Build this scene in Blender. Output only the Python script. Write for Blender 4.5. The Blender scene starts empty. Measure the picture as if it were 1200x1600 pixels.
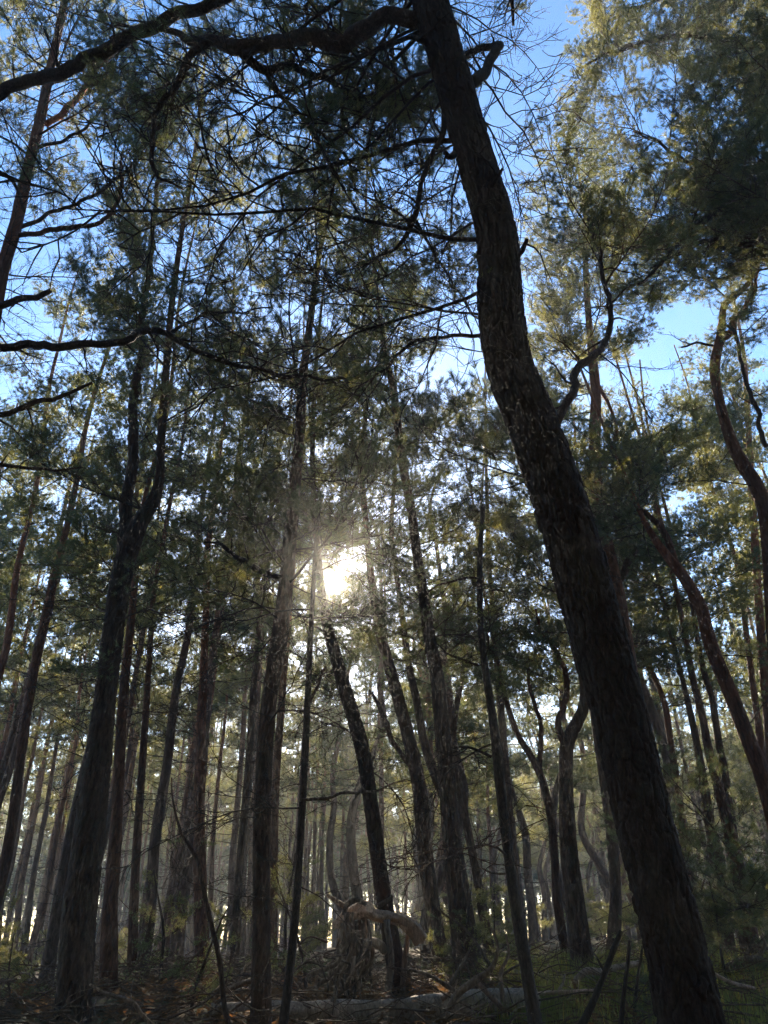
import bpy, math
import numpy as np
from mathutils import Matrix, Vector

# ------------------------------------------------------------------ camera, sky, sun, exposure
SC = bpy.context.scene
COL = SC.collection
F = 1202.0                       # focal length in photograph pixels (1200 x 1600)
PITCH = math.radians(29.0)
EYE = np.array([0.0, 0.0, 1.5])
cd = bpy.data.cameras.new('camera')
cam = bpy.data.objects.new('camera', cd); COL.objects.link(cam)
cd.sensor_fit = 'VERTICAL'; cd.sensor_height = 36.0; cd.lens = 36.0 * F / 1600.0
cd.clip_start = 0.05; cd.clip_end = 3000.0
cam.location = EYE; cam.rotation_euler = (math.pi / 2 + PITCH, 0, 0)
SC.camera = cam

def ray(px, py):
    """world direction through a pixel of the photograph, y component 1"""
    cx, cy = (px - 600.0) / F, (800.0 - py) / F
    d = np.array([cx, math.cos(PITCH) - cy * math.sin(PITCH), math.sin(PITCH) + cy * math.cos(PITCH)])
    return d
def P(px, py, D):
    d = ray(px, py); return EYE + d * (D / d[1])
def depth(p):
    q = np.asarray(p) - EYE
    return q[1] * math.cos(PITCH) + q[2] * math.sin(PITCH)

SUN = ray(520, 918); SUN /= np.linalg.norm(SUN)
SUN_EL = math.asin(SUN[2]); SUN_AZ = math.atan2(SUN[0], SUN[1])
world = bpy.data.worlds.new('World'); SC.world = world; world.use_nodes = True
wn, wl = world.node_tree.nodes, world.node_tree.links
wn.clear()
sky = wn.new('ShaderNodeTexSky'); sky.sky_type = 'NISHITA'; sky.sun_disc = False
sky.sun_elevation = SUN_EL; sky.sun_rotation = SUN_AZ
sky.air_density = 1.0; sky.dust_density = 0.3; sky.ozone_density = 3.0
bg = wn.new('ShaderNodeBackground'); bg.inputs['Strength'].default_value = 0.085
hsv = wn.new('ShaderNodeHueSaturation'); hsv.inputs['Saturation'].default_value = 1.18
wl.new(sky.outputs['Color'], hsv.inputs['Color']); wl.new(hsv.outputs['Color'], bg.inputs['Color'])
# the visible disc of the sun, where the lamp stands in the sky
tc = wn.new('ShaderNodeTexCoord')
dot = wn.new('ShaderNodeVectorMath'); dot.operation = 'DOT_PRODUCT'; dot.inputs[1].default_value = SUN
gt = wn.new('ShaderNodeMath'); gt.operation = 'GREATER_THAN'; gt.inputs[1].default_value = math.cos(math.radians(0.42))
bs = wn.new('ShaderNodeBackground'); bs.inputs['Color'].default_value = (1, .9, .72, 1)
mu = wn.new('ShaderNodeMath'); mu.operation = 'MULTIPLY'; mu.inputs[1].default_value = 60.0
add = wn.new('ShaderNodeAddShader'); wo = wn.new('ShaderNodeOutputWorld')
wl.new(tc.outputs['Generated'], dot.inputs[0]); wl.new(dot.outputs['Value'], gt.inputs[0])
wl.new(gt.outputs[0], mu.inputs[0]); wl.new(mu.outputs[0], bs.inputs['Strength'])
wl.new(bg.outputs[0], add.inputs[0]); wl.new(bs.outputs[0], add.inputs[1]); wl.new(add.outputs[0], wo.inputs['Surface'])

ld = bpy.data.lights.new('sun', 'SUN'); ld.energy = 5.0; ld.angle = math.radians(0.55); ld.color = (1, .87, .68)
lo = bpy.data.objects.new('sun', ld); COL.objects.link(lo)
lo.rotation_euler = Vector(SUN).to_track_quat('Z', 'Y').to_euler(); lo.location = (0, 0, 60)

SC.view_settings.view_transform = 'Standard'; SC.view_settings.look = 'None'
SC.view_settings.gamma = 1.0; SC.view_settings.use_curve_mapping = False
SC.view_settings.exposure = 2.2
SC.render.engine = 'CYCLES'
cy = SC.cycles
cy.use_denoising = True; cy.denoiser = 'OPENIMAGEDENOISE'; cy.denoising_input_passes = 'RGB_ALBEDO_NORMAL'; cy.denoising_prefilter = 'NONE'
cy.max_bounces = 3; cy.diffuse_bounces = 2; cy.glossy_bounces = 2; cy.transmission_bounces = 3; cy.transparent_max_bounces = 4
cy.volume_bounces = 0; cy.use_adaptive_sampling = True; cy.adaptive_threshold = 0.04; cy.adaptive_min_samples = 32
cy.sample_clamp_indirect = 4.0; cy.caustics_reflective = False; cy.caustics_refractive = False

RS = np.random.default_rng(11)
def U(a, b, n=None): return RS.uniform(a, b, n)
def unit(v):
    v = np.asarray(v, float); return v / (np.linalg.norm(v, axis=-1, keepdims=True) + 1e-12)
def sstep(a, b, x):
    t = np.clip((np.asarray(x, float) - a) / (b - a), 0, 1); return t * t * (3 - 2 * t)

# ------------------------------------------------------------------ value noise for relief
_T = np.random.default_rng(5).random((64, 64))
def vnoise(u, v):
    iu, iv = np.floor(u).astype(int), np.floor(v).astype(int)
    fu, fv = u - iu, v - iv
    fu, fv = fu * fu * (3 - 2 * fu), fv * fv * (3 - 2 * fv)
    a, b = _T[iu % 64, iv % 64], _T[(iu + 1) % 64, iv % 64]
    c, d = _T[iu % 64, (iv + 1) % 64], _T[(iu + 1) % 64, (iv + 1) % 64]
    return (a * (1 - fu) + b * fu) * (1 - fv) + (c * (1 - fu) + d * fu) * fv

def ground_z(x, y):
    x, y = np.asarray(x, float), np.asarray(y, float)
    s = 0.95 * sstep(2, 12, y) + 0.12 * sstep(12, 30, y)
    left = sstep(-2.0, -9.0, x) * sstep(6, 16, y)
    z = s * (1 - 0.85 * left) + 0.035 * np.clip(x, 0, 10) * sstep(5, 14, y)
    z = z * (1 - 0.0 * y)
    fade = 1 / (1 + (np.hypot(x, y) / 40.0) ** 2)
    z = z + fade * (0.16 * (vnoise(x * .35 + 9, y * .35 + 3) - .5) + 0.07 * (vnoise(x * 1.3, y * 1.3) - .5))
    return z

# ------------------------------------------------------------------ materials
def mat(name):
    m = bpy.data.materials.new(name); m.use_nodes = True
    n = m.node_tree.nodes; n.clear()
    return m, n, m.node_tree.links
def ramp(n, stops):
    r = n.new('ShaderNodeValToRGB')
    e = r.color_ramp.elements
    e[0].position, e[0].color = stops[0][0], (*stops[0][1], 1)
    e[1].position, e[1].color = stops[-1][0], (*stops[-1][1], 1)
    for p, c in stops[1:-1]:
        k = e.new(p); k.color = (*c, 1)
    return r
def noise(n, l, vec, scale, detail=4, rough=.6, dist=0.0):
    t = n.new('ShaderNodeTexNoise'); t.inputs['Scale'].default_value = scale
    t.inputs['Detail'].default_value = detail; t.inputs['Roughness'].default_value = rough
    t.inputs['Distortion'].default_value = dist
    if vec is not None: l.new(vec, t.inputs['Vector'])
    return t
def mapping(n, l, scale):
    tc = n.new('ShaderNodeTexCoord'); mp = n.new('ShaderNodeMapping'); mp.inputs['Scale'].default_value = scale
    l.new(tc.outputs['Object'], mp.inputs['Vector']); return tc, mp
def mixc(n, l, fac, a, b, blend='MIX'):
    m = n.new('ShaderNodeMix'); m.data_type = 'RGBA'; m.blend_type = blend
    for s, v in ((m.inputs['Factor'], fac), (m.inputs['A'], a), (m.inputs['B'], b)):
        if isinstance(v, (int, float)): s.default_value = v
        elif isinstance(v, tuple): s.default_value = (*v, 1)
        else: l.new(v, s)
    # RGBA sockets are the third pair
    return m
def mix_rgb(n, l, fac, a, b, blend='MIX'):
    m = n.new('ShaderNodeMixRGB'); m.blend_type = blend
    for s, v in zip(m.inputs, (fac, a, b)):
        if isinstance(v, (int, float)): s.default_value = v
        elif isinstance(v, tuple): s.default_value = (*v, 1)
        else: l.new(v, s)
    return m

def bark_material(name, low, high, z0, z1, bump=0.6, bscale=1.0, moss=0.0, VARY=.9):
    m, n, l = mat(name)
    tc, mp = mapping(n, l, (1, 1, .28))
    vor = n.new('ShaderNodeTexVoronoi'); vor.feature = 'F1'; vor.inputs['Scale'].default_value = 26 * bscale
    nz0 = noise(n, l, mp.outputs[0], 7 * bscale, 3)
    dm = mix_rgb(n, l, .12, mp.outputs[0], nz0.outputs['Color'], 'ADD')
    l.new(dm.outputs[0], vor.inputs['Vector'])
    nz = noise(n, l, mp.outputs[0], 40 * bscale, 6, .65)
    big = noise(n, l, tc.outputs['Object'], 2.2, 3)
    cl = ramp(n, [(.3, tuple(c * .4 for c in low)), (.52, low), (.75, tuple(min(1, c * 1.45) for c in low))])
    l.new(nz.outputs['Fac'], cl.inputs[0])
    ch = ramp(n, [(.2, tuple(c * .6 for c in high)), (.55, high), (.85, tuple(min(1, c * 1.4) for c in high))])
    l.new(nz.outputs['Fac'], ch.inputs[0])
    sx = n.new('ShaderNodeSeparateXYZ'); l.new(tc.outputs['Object'], sx.inputs[0])
    zz = n.new('ShaderNodeMath'); zz.operation = 'MULTIPLY_ADD'; l.new(big.outputs['Fac'], zz.inputs[0])
    zz.inputs[1].default_value = 4.0; l.new(sx.outputs['Z'], zz.inputs[2])
    mr = n.new('ShaderNodeMapRange'); mr.inputs['From Min'].default_value = z0 + 2; mr.inputs['From Max'].default_value = z1 + 2
    l.new(zz.outputs[0], mr.inputs['Value'])
    mx = mix_rgb(n, l, mr.outputs[0], cl.outputs[0], ch.outputs[0])
    # plates of differing colour
    bw = n.new('ShaderNodeRGBToBW'); l.new(vor.outputs['Color'], bw.inputs[0])
    pc = mix_rgb(n, l, .45, mx.outputs[0], bw.outputs[0], 'SOFT_LIGHT')
    oi = n.new('ShaderNodeObjectInfo')
    tone = ramp(n, [(0, (.62, .58, .56)), (.5, (1, .95, .9)), (1, (1.3, 1.02, .86))]); l.new(oi.outputs['Random'], tone.inputs[0])
    pt = mix_rgb(n, l, VARY, pc.outputs[0], tone.outputs[0], 'MULTIPLY')
    out_c = pt.outputs[0]
    if moss > 0:
        mn = noise(n, l, tc.outputs['Object'], 3.2, 5, .7)
        mrp = ramp(n, [(.5, (0, 0, 0)), (.68, (moss, moss, moss))]); l.new(mn.outputs['Fac'], mrp.inputs[0])
        mm = mix_rgb(n, l, mrp.outputs[0], out_c, (.075, .085, .045)); out_c = mm.outputs[0]
    b = n.new('ShaderNodeBsdfPrincipled'); b.inputs['Roughness'].default_value = .85
    b.inputs['Specular IOR Level'].default_value = .15
    l.new(out_c, b.inputs['Base Color'])
    hm = n.new('ShaderNodeMath'); hm.operation = 'MULTIPLY_ADD'; l.new(vor.outputs['Distance'], hm.inputs[0])
    hm.inputs[1].default_value = -.8; l.new(nz.outputs['Fac'], hm.inputs[2])
    bp = n.new('ShaderNodeBump'); bp.inputs['Strength'].default_value = bump; bp.inputs['Distance'].default_value = .035
    l.new(hm.outputs[0], bp.inputs['Height']); l.new(bp.outputs[0], b.inputs['Normal'])
    o = n.new('ShaderNodeOutputMaterial'); l.new(b.outputs[0], o.inputs[0])
    return m

def needle_material(name, a, b_, trans, tfac=.4, rough=.42, spec=.5):
    m, n, l = mat(name)
    oi = n.new('ShaderNodeObjectInfo'); geo = n.new('ShaderNodeNewGeometry')
    tc = n.new('ShaderNodeTexCoord')
    nz = noise(n, l, tc.outputs['Object'], 2.5, 3)
    ad = n.new('ShaderNodeMath'); ad.operation = 'MULTIPLY_ADD'; l.new(oi.outputs['Random'], ad.inputs[0]); ad.inputs[1].default_value = .35
    l.new(nz.outputs['Fac'], ad.inputs[2])
    rp = ramp(n, [(.35, a), (.95, b_)]); l.new(ad.outputs[0], rp.inputs[0])
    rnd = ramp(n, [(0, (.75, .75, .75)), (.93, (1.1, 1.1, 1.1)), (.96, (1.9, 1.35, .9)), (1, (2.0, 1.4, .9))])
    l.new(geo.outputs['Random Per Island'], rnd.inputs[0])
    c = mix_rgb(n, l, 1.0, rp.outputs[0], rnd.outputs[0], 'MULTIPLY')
    p = n.new('ShaderNodeBsdfPrincipled'); p.inputs['Roughness'].default_value = rough
    p.inputs['Specular IOR Level'].default_value = spec
    l.new(c.outputs[0], p.inputs['Base Color'])
    t = n.new('ShaderNodeBsdfTranslucent')
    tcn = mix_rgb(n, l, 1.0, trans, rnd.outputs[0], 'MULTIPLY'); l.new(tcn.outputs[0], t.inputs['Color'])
    mx = n.new('ShaderNodeMixShader'); mx.inputs[0].default_value = tfac
    l.new(p.outputs[0], mx.inputs[1]); l.new(t.outputs[0], mx.inputs[2])
    o = n.new('ShaderNodeOutputMaterial'); l.new(mx.outputs[0], o.inputs[0])
    return m

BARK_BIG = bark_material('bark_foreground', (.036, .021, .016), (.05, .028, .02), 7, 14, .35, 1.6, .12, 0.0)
BARK = bark_material('bark_pine', (.082, .052, .035), (.24, .112, .056), 5.5, 10, 1.0, .9, .35)
BARK_RED = bark_material('bark_red', (.098, .05, .031), (.27, .115, .056), 3, 8, .9, .9, .1)
BARK_FAR = bark_material('bark_far', (.11, .074, .055), (.27, .135, .072), 4, 9, .5, .7, .2)
TWIG = bark_material('bark_twig', (.075, .055, .043), (.11, .07, .048), 50, 60, .3, 2.0, .3)
DEAD = bark_material('dead_wood', (.20, .155, .115), (.2, .17, .14), 50, 60, .7, 1.3, .35)
DEAD_PALE = bark_material('dead_wood_pale', (.36, .295, .23), (.2, .17, .14), 50, 60, .5, 1.3, .15)
LITTER = bark_material('litter_twigs', (.10, .075, .052), (.2, .17, .14), 50, 60, .3, 1.3, .3)
NEEDLE = needle_material('pine_needles', (.024, .048, .029), (.05, .083, .036), (.23, .245, .07), .43)
NEEDLE_Y = needle_material('pine_needles_light', (.042, .068, .03), (.085, .108, .038), (.38, .36, .095), .48)
GRASS = needle_material('grass_blades', (.07, .10, .028), (.15, .16, .05), (.42, .42, .10), .5, .6, .2)
BRACKEN = needle_material('dry_bracken', (.10, .06, .032), (.17, .105, .055), (.24, .135, .06), .4, .7, .1)

# ------------------------------------------------------------------ mesh building
class MB:
    def __init__(self): self.v, self.q, self.t, self.n = [], [], [], 0
    def add(self, V, quads=None, tris=None, m=0):
        V = np.asarray(V, np.float32)
        if quads is not None and len(quads): self.q.append((np.asarray(quads, np.int32) + self.n, m))
        if tris is not None and len(tris): self.t.append((np.asarray(tris, np.int32) + self.n, m))
        self.v.append(V); self.n += len(V)
    def arrays(self): return np.concatenate(self.v)
    def addmb(self, o, M=None):
        V = o.arrays()
        if M is not None: V = V @ np.asarray(M)[:3, :3].T.astype(np.float32) + np.asarray(M)[:3, 3].astype(np.float32)
        n0 = self.n
        self.v.append(V.astype(np.float32)); self.n += len(V)
        for a, m in o.q: self.q.append((a + n0, m))
        for a, m in o.t: self.t.append((a + n0, m))
    def mesh(self, name, mats, smooth=True):
        me = bpy.data.meshes.new(name)
        V = self.arrays(); me.vertices.add(len(V)); me.vertices.foreach_set('co', V.ravel())
        fl, st, mi, k = [], [], [], 0
        for arr, w in ((self.q, 4), (self.t, 3)):
            for a, m in arr:
                fl.append(a.ravel()); st.append(k + w * np.arange(len(a))); k += w * len(a)
                mi.append(np.full(len(a), m, np.int32))
        fl = np.concatenate(fl).astype(np.int32); st = np.concatenate(st).astype(np.int32); mi = np.concatenate(mi)
        me.loops.add(len(fl)); me.loops.foreach_set('vertex_index', fl)
        me.polygons.add(len(st)); me.polygons.foreach_set('loop_start', st)
        me.polygons.foreach_set('material_index', mi)
        me.polygons.foreach_set('use_smooth', np.full(len(st), smooth))
        for mm in mats: me.materials.append(mm)
        me.update(calc_edges=True)
        return me

def link(name, me, parent=None, loc=(0, 0, 0)):
    o = bpy.data.objects.new(name, me); COL.objects.link(o)
    o.location = loc
    if parent is not None: o.parent = parent
    return o
def tag(o, label=None, cat=None, group=None, kind=None):
    if label: o['label'] = label
    if cat: o['category'] = cat
    if group: o['group'] = group
    if kind: o['kind'] = kind
    return o

def resample(pts, rad, step):
    """Catmull-Rom through the points, resampled evenly"""
    pts = np.asarray(pts, float); rad = np.asarray(rad, float)
    A = np.vstack([2 * pts[0] - pts[1], pts, 2 * pts[-1] - pts[-2]])
    out, rr = [], []
    for i in range(len(pts) - 1):
        p0, p1, p2, p3 = A[i], A[i + 1], A[i + 2], A[i + 3]
        k = max(2, int(np.ceil(np.linalg.norm(p2 - p1) / step)))
        t = np.linspace(0, 1, k, endpoint=False)[:, None]
        out.append(.5 * (2 * p1 + (p2 - p0) * t + (2 * p0 - 5 * p1 + 4 * p2 - p3) * t ** 2 + (3 * p1 - p0 - 3 * p2 + p3) * t ** 3))
        rr.append(rad[i] + (rad[i + 1] - rad[i]) * t[:, 0])
    out.append(pts[-1:]); rr.append(rad[-1:])
    return np.vstack(out), np.concatenate(rr)

def frames(pts):
    t = unit(np.gradient(pts, axis=0))
    n = np.zeros_like(t)
    a = np.array([1.0, 0, 0]) if abs(t[0, 0]) < .8 else np.array([0, 1.0, 0])
    n[0] = unit(np.cross(t[0], a))
    for i in range(1, len(t)):
        v = n[i - 1] - t[i] * np.dot(n[i - 1], t[i]); n[i] = v / (np.linalg.norm(v) + 1e-9)
    return t, n, np.cross(t, n)

def tube(mb, pts, rad, sides=6, m=0, cap=True, disp=None):
    pts = np.asarray(pts, float); rad = np.asarray(rad, float)
    t, n, b = frames(pts)
    a = np.linspace(0, 2 * np.pi, sides, endpoint=False)
    R = np.repeat(rad[:, None], sides, 1)
    if disp is not None: R = R + disp
    V = pts[:, None, :] + R[..., None] * (np.cos(a)[None, :, None] * n[:, None, :] + np.sin(a)[None, :, None] * b[:, None, :])
    N = len(pts)
    i = np.arange(N - 1)[:, None] * sides; j = np.arange(sides)[None, :]; k = (j + 1) % sides
    q = np.stack([i + j, i + k, i + sides + k, i + sides + j], -1).reshape(-1, 4)
    V = V.reshape(-1, 3)
    tr = None
    if cap:
        V = np.vstack([V, pts[-1] + t[-1] * rad[-1] * .4, pts[0]])
        jj = np.arange(sides); kk = (jj + 1) % sides; e = (N - 1) * sides
        tr = np.vstack([np.stack([e + jj, e + kk, np.full(sides, N * sides)], -1),
                        np.stack([kk, jj, np.full(sides, N * sides + 1)], -1)])
    mb.add(V, q, tr, m)

def bark_relief(pts, rad, sides, cell, amp, seed):
    """plates and furrows: displacement for a trunk grid"""
    rg = np.random.default_rng(seed)
    s = np.concatenate([[0], np.cumsum(np.linalg.norm(np.diff(pts, axis=0), axis=1))])
    circ = 2 * np.pi * rad.mean(); nu = max(6, int(circ / cell)); h = cell * 3.0
    nv = int(s[-1] / h) + 3
    ju, jv, hh = rg.random((nv, nu)), rg.random((nv, nu)), rg.random((nv, nu))
    a = np.linspace(0, nu, sides, endpoint=False)
    u = np.repeat(a[None], len(s), 0); v = np.repeat((s / h)[:, None], sides, 1)
    wob = .55 * (vnoise(u * .8 + seed, v * 2.2) - .5); wv = .7 * (vnoise(u * 1.7 + 31, v * 3 + seed) - .5)
    u2, v2 = u + wob + nu, v + wv + 1
    iu, iv = np.floor(u2).astype(int), np.floor(v2).astype(int)
    f1 = np.full(u.shape, 9.); f2 = np.full(u.shape, 9.); hc = np.zeros(u.shape)
    for du in (-1, 0, 1):
        for dv in (-1, 0, 1):
            cu, cv = (iu + du) % nu, np.clip(iv + dv, 0, nv - 1)
            d = np.hypot(u2 - (iu + du + ju[cv, cu]), (v2 - (iv + dv + jv[cv, cu])))
            new = d < f1
            f2 = np.where(new, f1, np.minimum(f2, d)); hc = np.where(new, hh[cv, cu], hc); f1 = np.where(new, d, f1)
    g = np.clip((f2 - f1) / .3, 0, 1); g = g * g * (3 - 2 * g)
    fine = vnoise(u * 5, v * 16) - .5
    return amp * (g * (.55 + .6 * hc) - .6 + .35 * fine * g)

# ------------------------------------------------------------------ needles and boughs
def needles(mb, pos, dirs, n, ln, wd, shoot, m=1):
    """n thin triangular needles round every shoot"""
    K = len(pos)
    if K == 0: return
    pos = np.repeat(np.asarray(pos), n, 0); d = np.repeat(unit(dirs), n, 0)
    r = unit(RS.normal(size=(K * n, 3))); pr = unit(r - d * (r * d).sum(1, keepdims=True))
    ang = U(.35, 1.35, K * n)[:, None]
    f = U(0, 1, K * n)[:, None]
    nd = unit(d * np.cos(ang) + pr * np.sin(ang) + np.array([0, 0, .12]))
    L = U(.75, 1.15, K * n)[:, None] * ln
    base = pos + d * (f - .75) * shoot
    sd = unit(np.cross(nd, unit(RS.normal(size=(K * n, 3))))) * wd / 2
    V = np.stack([base - sd, base + sd, base + nd * L], 1).reshape(-1, 3)
    mb.add(V, None, np.arange(K * n * 3).reshape(-1, 3), m)

def curve(p, d, L, n, wig, up=0.0, droop=0.0):
    pts = [np.array(p, float)]; d = unit(d)
    st = L / (n - 1)
    for i in range(n - 1):
        d = unit(d + RS.normal(size=3) * wig + np.array([0, 0, up - droop * (1 - i / n)]))
        pts.append(pts[-1] + d * st)
    return np.array(pts)

def make_bough(kind, L=2.2, lod=0):
    mb = MB(); tp, td = [], []
    dead = kind == 'dead'
    wig = .16 if dead else .11
    ax = curve((0, 0, 0), (1, U(-.1, .1), U(-.1, .15)), L, 10, wig, up=.045 if not dead else U(-.03, .05), droop=.05)
    r0 = .017 if not dead else .013
    ra = np.linspace(r0, .003, len(ax))
    tube(mb, ax, ra, 6 if lod == 0 else 4, 0)
    ns = {'live': 24, 'sparse': 15, 'dead': 12}[kind]
    if lod: ns = int(ns * .75)
    T = np.sort(np.clip(np.linspace(.16 if kind != 'sparse' else .3, .98, ns) + U(-.03, .03, ns), .1, .99))
    side = 1
    for t in T:
        k = t * (len(ax) - 1); i = min(int(k), len(ax) - 2); p = ax[i] + (ax[i + 1] - ax[i]) * (k - i)
        fw = unit(ax[i + 1] - ax[i]); side = -side if U(0, 1) < .85 else side
        lat = unit(np.cross((0, 0, 1), fw)) * side
        an = U(.55, 1.15)
        d = fw * math.cos(an) + lat * math.sin(an) + np.array([0, 0, U(-.15, .35)])
        l2 = L * (.40 * (1 - t) + .13) * U(.6, 1.25)
        b2 = curve(p, d, l2, 6, wig * 1.3, up=.06 if not dead else .0)
        tube(mb, b2, np.linspace(max(.0035 if not dead else .006, ra[i] * .6), .0018 if not dead else .0032, 6), 4 if lod == 0 else 3, 0, cap=False)
        n3 = int((10 if not dead else 5) * (l2 / .6) ** .7) + 2
        if lod == 2: n3 = max(2, int(n3 * .7))
        for q in range(n3):
            s = U(.2, 1.0) if q else 1.0
            kk = s * 5; j = min(int(kk), 4); pp = b2[j] + (b2[j + 1] - b2[j]) * (kk - j)
            f2 = unit(b2[j + 1] - b2[j])
            d3 = unit(f2 * .8 + RS.normal(size=3) * .65 + np.array([0, 0, .3 if not dead else 0]))
            l3 = U(.08, .26) * (1 if not dead else 1.4)
            b3 = curve(pp, d3, l3, 4, .18, up=.1 if not dead else 0)
            if lod == 0 or dead: tube(mb, b3, np.array([.0024, .002, .0016, .0011]) * (2.0 if dead else 1.6), 3, 0, cap=False)
            if not dead and (kind == 'live' or t > .5 or s > .75):
                if lod == 0 and U(0, 1) < .1: continue
                tp.append(b3[-1]); td.append(b3[-1] - b3[-2])
                if lod == 0 and U(0, 1) < .7: tp.append(b3[-2]); td.append(b3[-2] - b3[-3])
    if not dead:
        if lod == 0: needles(mb, tp, td, 50, .080, .0032, .055)
        elif lod == 1: needles(mb, tp, td, 42, .09, .0068, .075)
        else: needles(mb, tp, td, 19, .135, .0155, .11)
    return mb

BOUGH = {}
for kind, lod, cnt in (('live', 0, 9), ('sparse', 0, 6), ('dead', 0, 7), ('live', 1, 7), ('sparse', 1, 4)):
    BOUGH[kind, lod] = [make_bough(kind, 2.2, lod).mesh('bough_%s' % kind, [TWIG, NEEDLE if i % 3 else NEEDLE_Y])
                        for i in range(cnt)]
BOUGH['dead', 1] = BOUGH['dead', 0]

class Tree:
    pass
TREES = []
SUN_KEEP = math.radians(.3)
def near_sun(p, rad):
    q = np.asarray(p) - EYE; dd = np.linalg.norm(q)
    return math.acos(np.clip(np.dot(q / dd, SUN), -1, 1)) < SUN_KEEP + math.atan2(rad, dd)

def project(p):
    q = np.asarray(p) - EYE; dd = max(.1, depth(p))
    return 600 + F * q[0] / dd, 800 - F * (-q[1] * math.sin(PITCH) + q[2] * math.cos(PITCH)) / dd
# openings in the canopy where the photograph shows clear sky
GAPS = ((1010, 575, 38, 95), (862, 100, 20, 100), (668, 582, 45, 38), (1045, 800, 22, 30))
def in_gap(p):
    x, y = project(p)
    return any(((x - a) / c) ** 2 + ((y - b) / e) ** 2 < 1 for a, b, c, e in GAPS)
def place_bough(tree, p, d, length, kind, lod=0, parent=None, name=None, roll=None):
    """one bough from p (world) along d"""
    d = unit(d); p = np.asarray(p, float)
    for s in np.linspace(.1, 1.05, 8):
        if near_sun(p + d * length * s, length * (.06 if kind != 'dead' else .04)): return None
    if kind != 'dead' and any(in_gap(p + d * length * s) for s in (.4, .7, .95)): return None
    me = BOUGH[kind, lod][int(RS.integers(len(BOUGH[kind, lod])))]
    x = d; y = np.cross((0, 0, 1), x)
    y = unit(y) if np.linalg.norm(y) > .05 else np.array([0, 1.0, 0]); z = np.cross(x, y)
    M = Matrix(np.stack([x, y, z], 1).tolist()).to_4x4() @ Matrix.Rotation(U(-.5, .5) if roll is None else roll, 4, 'X')
    par = parent or tree.o
    o = bpy.data.objects.new(name or ('bare_branch' if kind == 'dead' else 'needle_bough'), me); COL.objects.link(o)
    off = np.zeros(3)
    q = par
    while q is not None: off += np.array(q.location); q = q.parent
    s = length / 2.2
    o.parent = par
    o.matrix_local = Matrix.Translation(Vector(p - off)) @ M @ Matrix.Scale(s, 4)
    tree.n += 1
    return o

def make_tree(name, label, trace, height, group='main pines', mat_=None, relief=None, cat='pine tree', base_flare=1.25, sway=.25,
              top_r=.018, ground=True, wscale=1.0):
    """trace: (px, py, width px, D) from the ground up. Extends down to the ground and up to the height."""
    T = Tree(); T.n = 0; T.limbs = []
    pts, rad = [], []
    for px, py, w, D in trace:
        p = P(px, py, D); pts.append(p); rad.append(w * depth(p) / F / 2 * .96 * wscale)
    pts = np.array(pts); rad = np.array(rad)
    p0 = pts[0]; gz = float(ground_z(p0[0], p0[1]))
    if ground:
        if p0[2] - gz > .35:
            dr = unit(pts[0] - pts[1]); drop = p0[2] - gz
            k = np.clip(dr * (drop / max(.3, -dr[2])) * .6, -1.2, 1.2); b = np.array([p0[0] + k[0], p0[1] + k[1], 0])
            b[2] = float(ground_z(b[0], b[1]))
            mid = (b + p0) / 2
            pts = np.vstack([b - [0, 0, .25], b + [0, 0, .25], mid, pts] if drop > 1.5 else [b - [0, 0, .25], b + [0, 0, .12], pts])
            rad = np.concatenate([[rad[0] * base_flare * 1.12, rad[0] * base_flare, rad[0] * 1.05] if drop > 1.5 else [rad[0] * base_flare * 1.1, rad[0] * base_flare], rad])
        else:
            b = np.array([p0[0], p0[1], gz - .25]); keep = pts[:, 2] > gz + .3
            pts = np.vstack([b, b + [0, 0, .38], pts[keep]])
            r1 = rad[keep][0]
            rad = np.concatenate([[max(rad[0], r1 * base_flare) * 1.15, max(rad[0], r1 * base_flare * .95)], rad[keep]])
    base = np.array([pts[0][0], pts[0][1], float(ground_z(pts[0][0], pts[0][1]))])
    # up to the top
    top = base[2] + height
    if top > pts[-1][2] + .4:
        d = unit(pts[-1] - pts[-2]); n = max(2, int((top - pts[-1][2]) / 1.2))
        p = pts[-1].copy(); ex, er = [], []
        dz = (top - p[2]) / n
        for i in range(n):
            d = unit(d * .75 + np.array([0, 0, .45]) + RS.normal(size=3) * sway * .25)
            p = p + d * dz / max(.4, d[2]); ex.append(p.copy()); er.append(rad[-1] + (top_r - rad[-1]) * (i + 1) / n)
        pts = np.vstack([pts, ex]); rad = np.concatenate([rad, er])
    T.o = bpy.data.objects.new(name, None); COL.objects.link(T.o); T.o.location = base; T.base = base
    T.o.empty_display_size = .3
    tag(T.o, label, cat, group)
    step = .12 if relief is None else relief[1]
    rp, rr = resample(pts, rad, step)
    if relief is None:
        jit = 1 + .05 * (vnoise(np.arange(len(rp)) * .35 + RS.integers(50), np.zeros(len(rp)) + 7) - .5) * 2
        rr = rr * jit
    T.pts, T.rad = rp, rr
    mb = MB()
    sides = 16 if relief is None else relief[0]
    dsp = None
    if relief is not None:
        dsp = bark_relief(rp, rr, sides, relief[2], relief[3], int(RS.integers(999)))
        fade = np.clip(rr / rr.max(), .25, 1)[:, None]; dsp = dsp * fade
    tube(mb, rp - base, rr, sides, 0, disp=dsp)
    link('trunk', mb.mesh('trunk', [mat_ or BARK], True), T.o)
    TREES.append(T)
    return T

def at_z(T, z):
    i = int(np.argmin(np.abs(T.pts[:, 2] - z))); return T.pts[i], T.rad[i]
def zpix(T, py):
    """height where the tree crosses image row py"""
    best = None
    for p in T.pts[::2]:
        q = p - EYE; dd = q[1] * math.cos(PITCH) + q[2] * math.sin(PITCH)
        uy = -q[1] * math.sin(PITCH) + q[2] * math.cos(PITCH)
        y = 800 - F * uy / max(.1, dd)
        if best is None or abs(y - py) < best[0]: best = (abs(y - py), p[2])
    return best[1]

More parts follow.
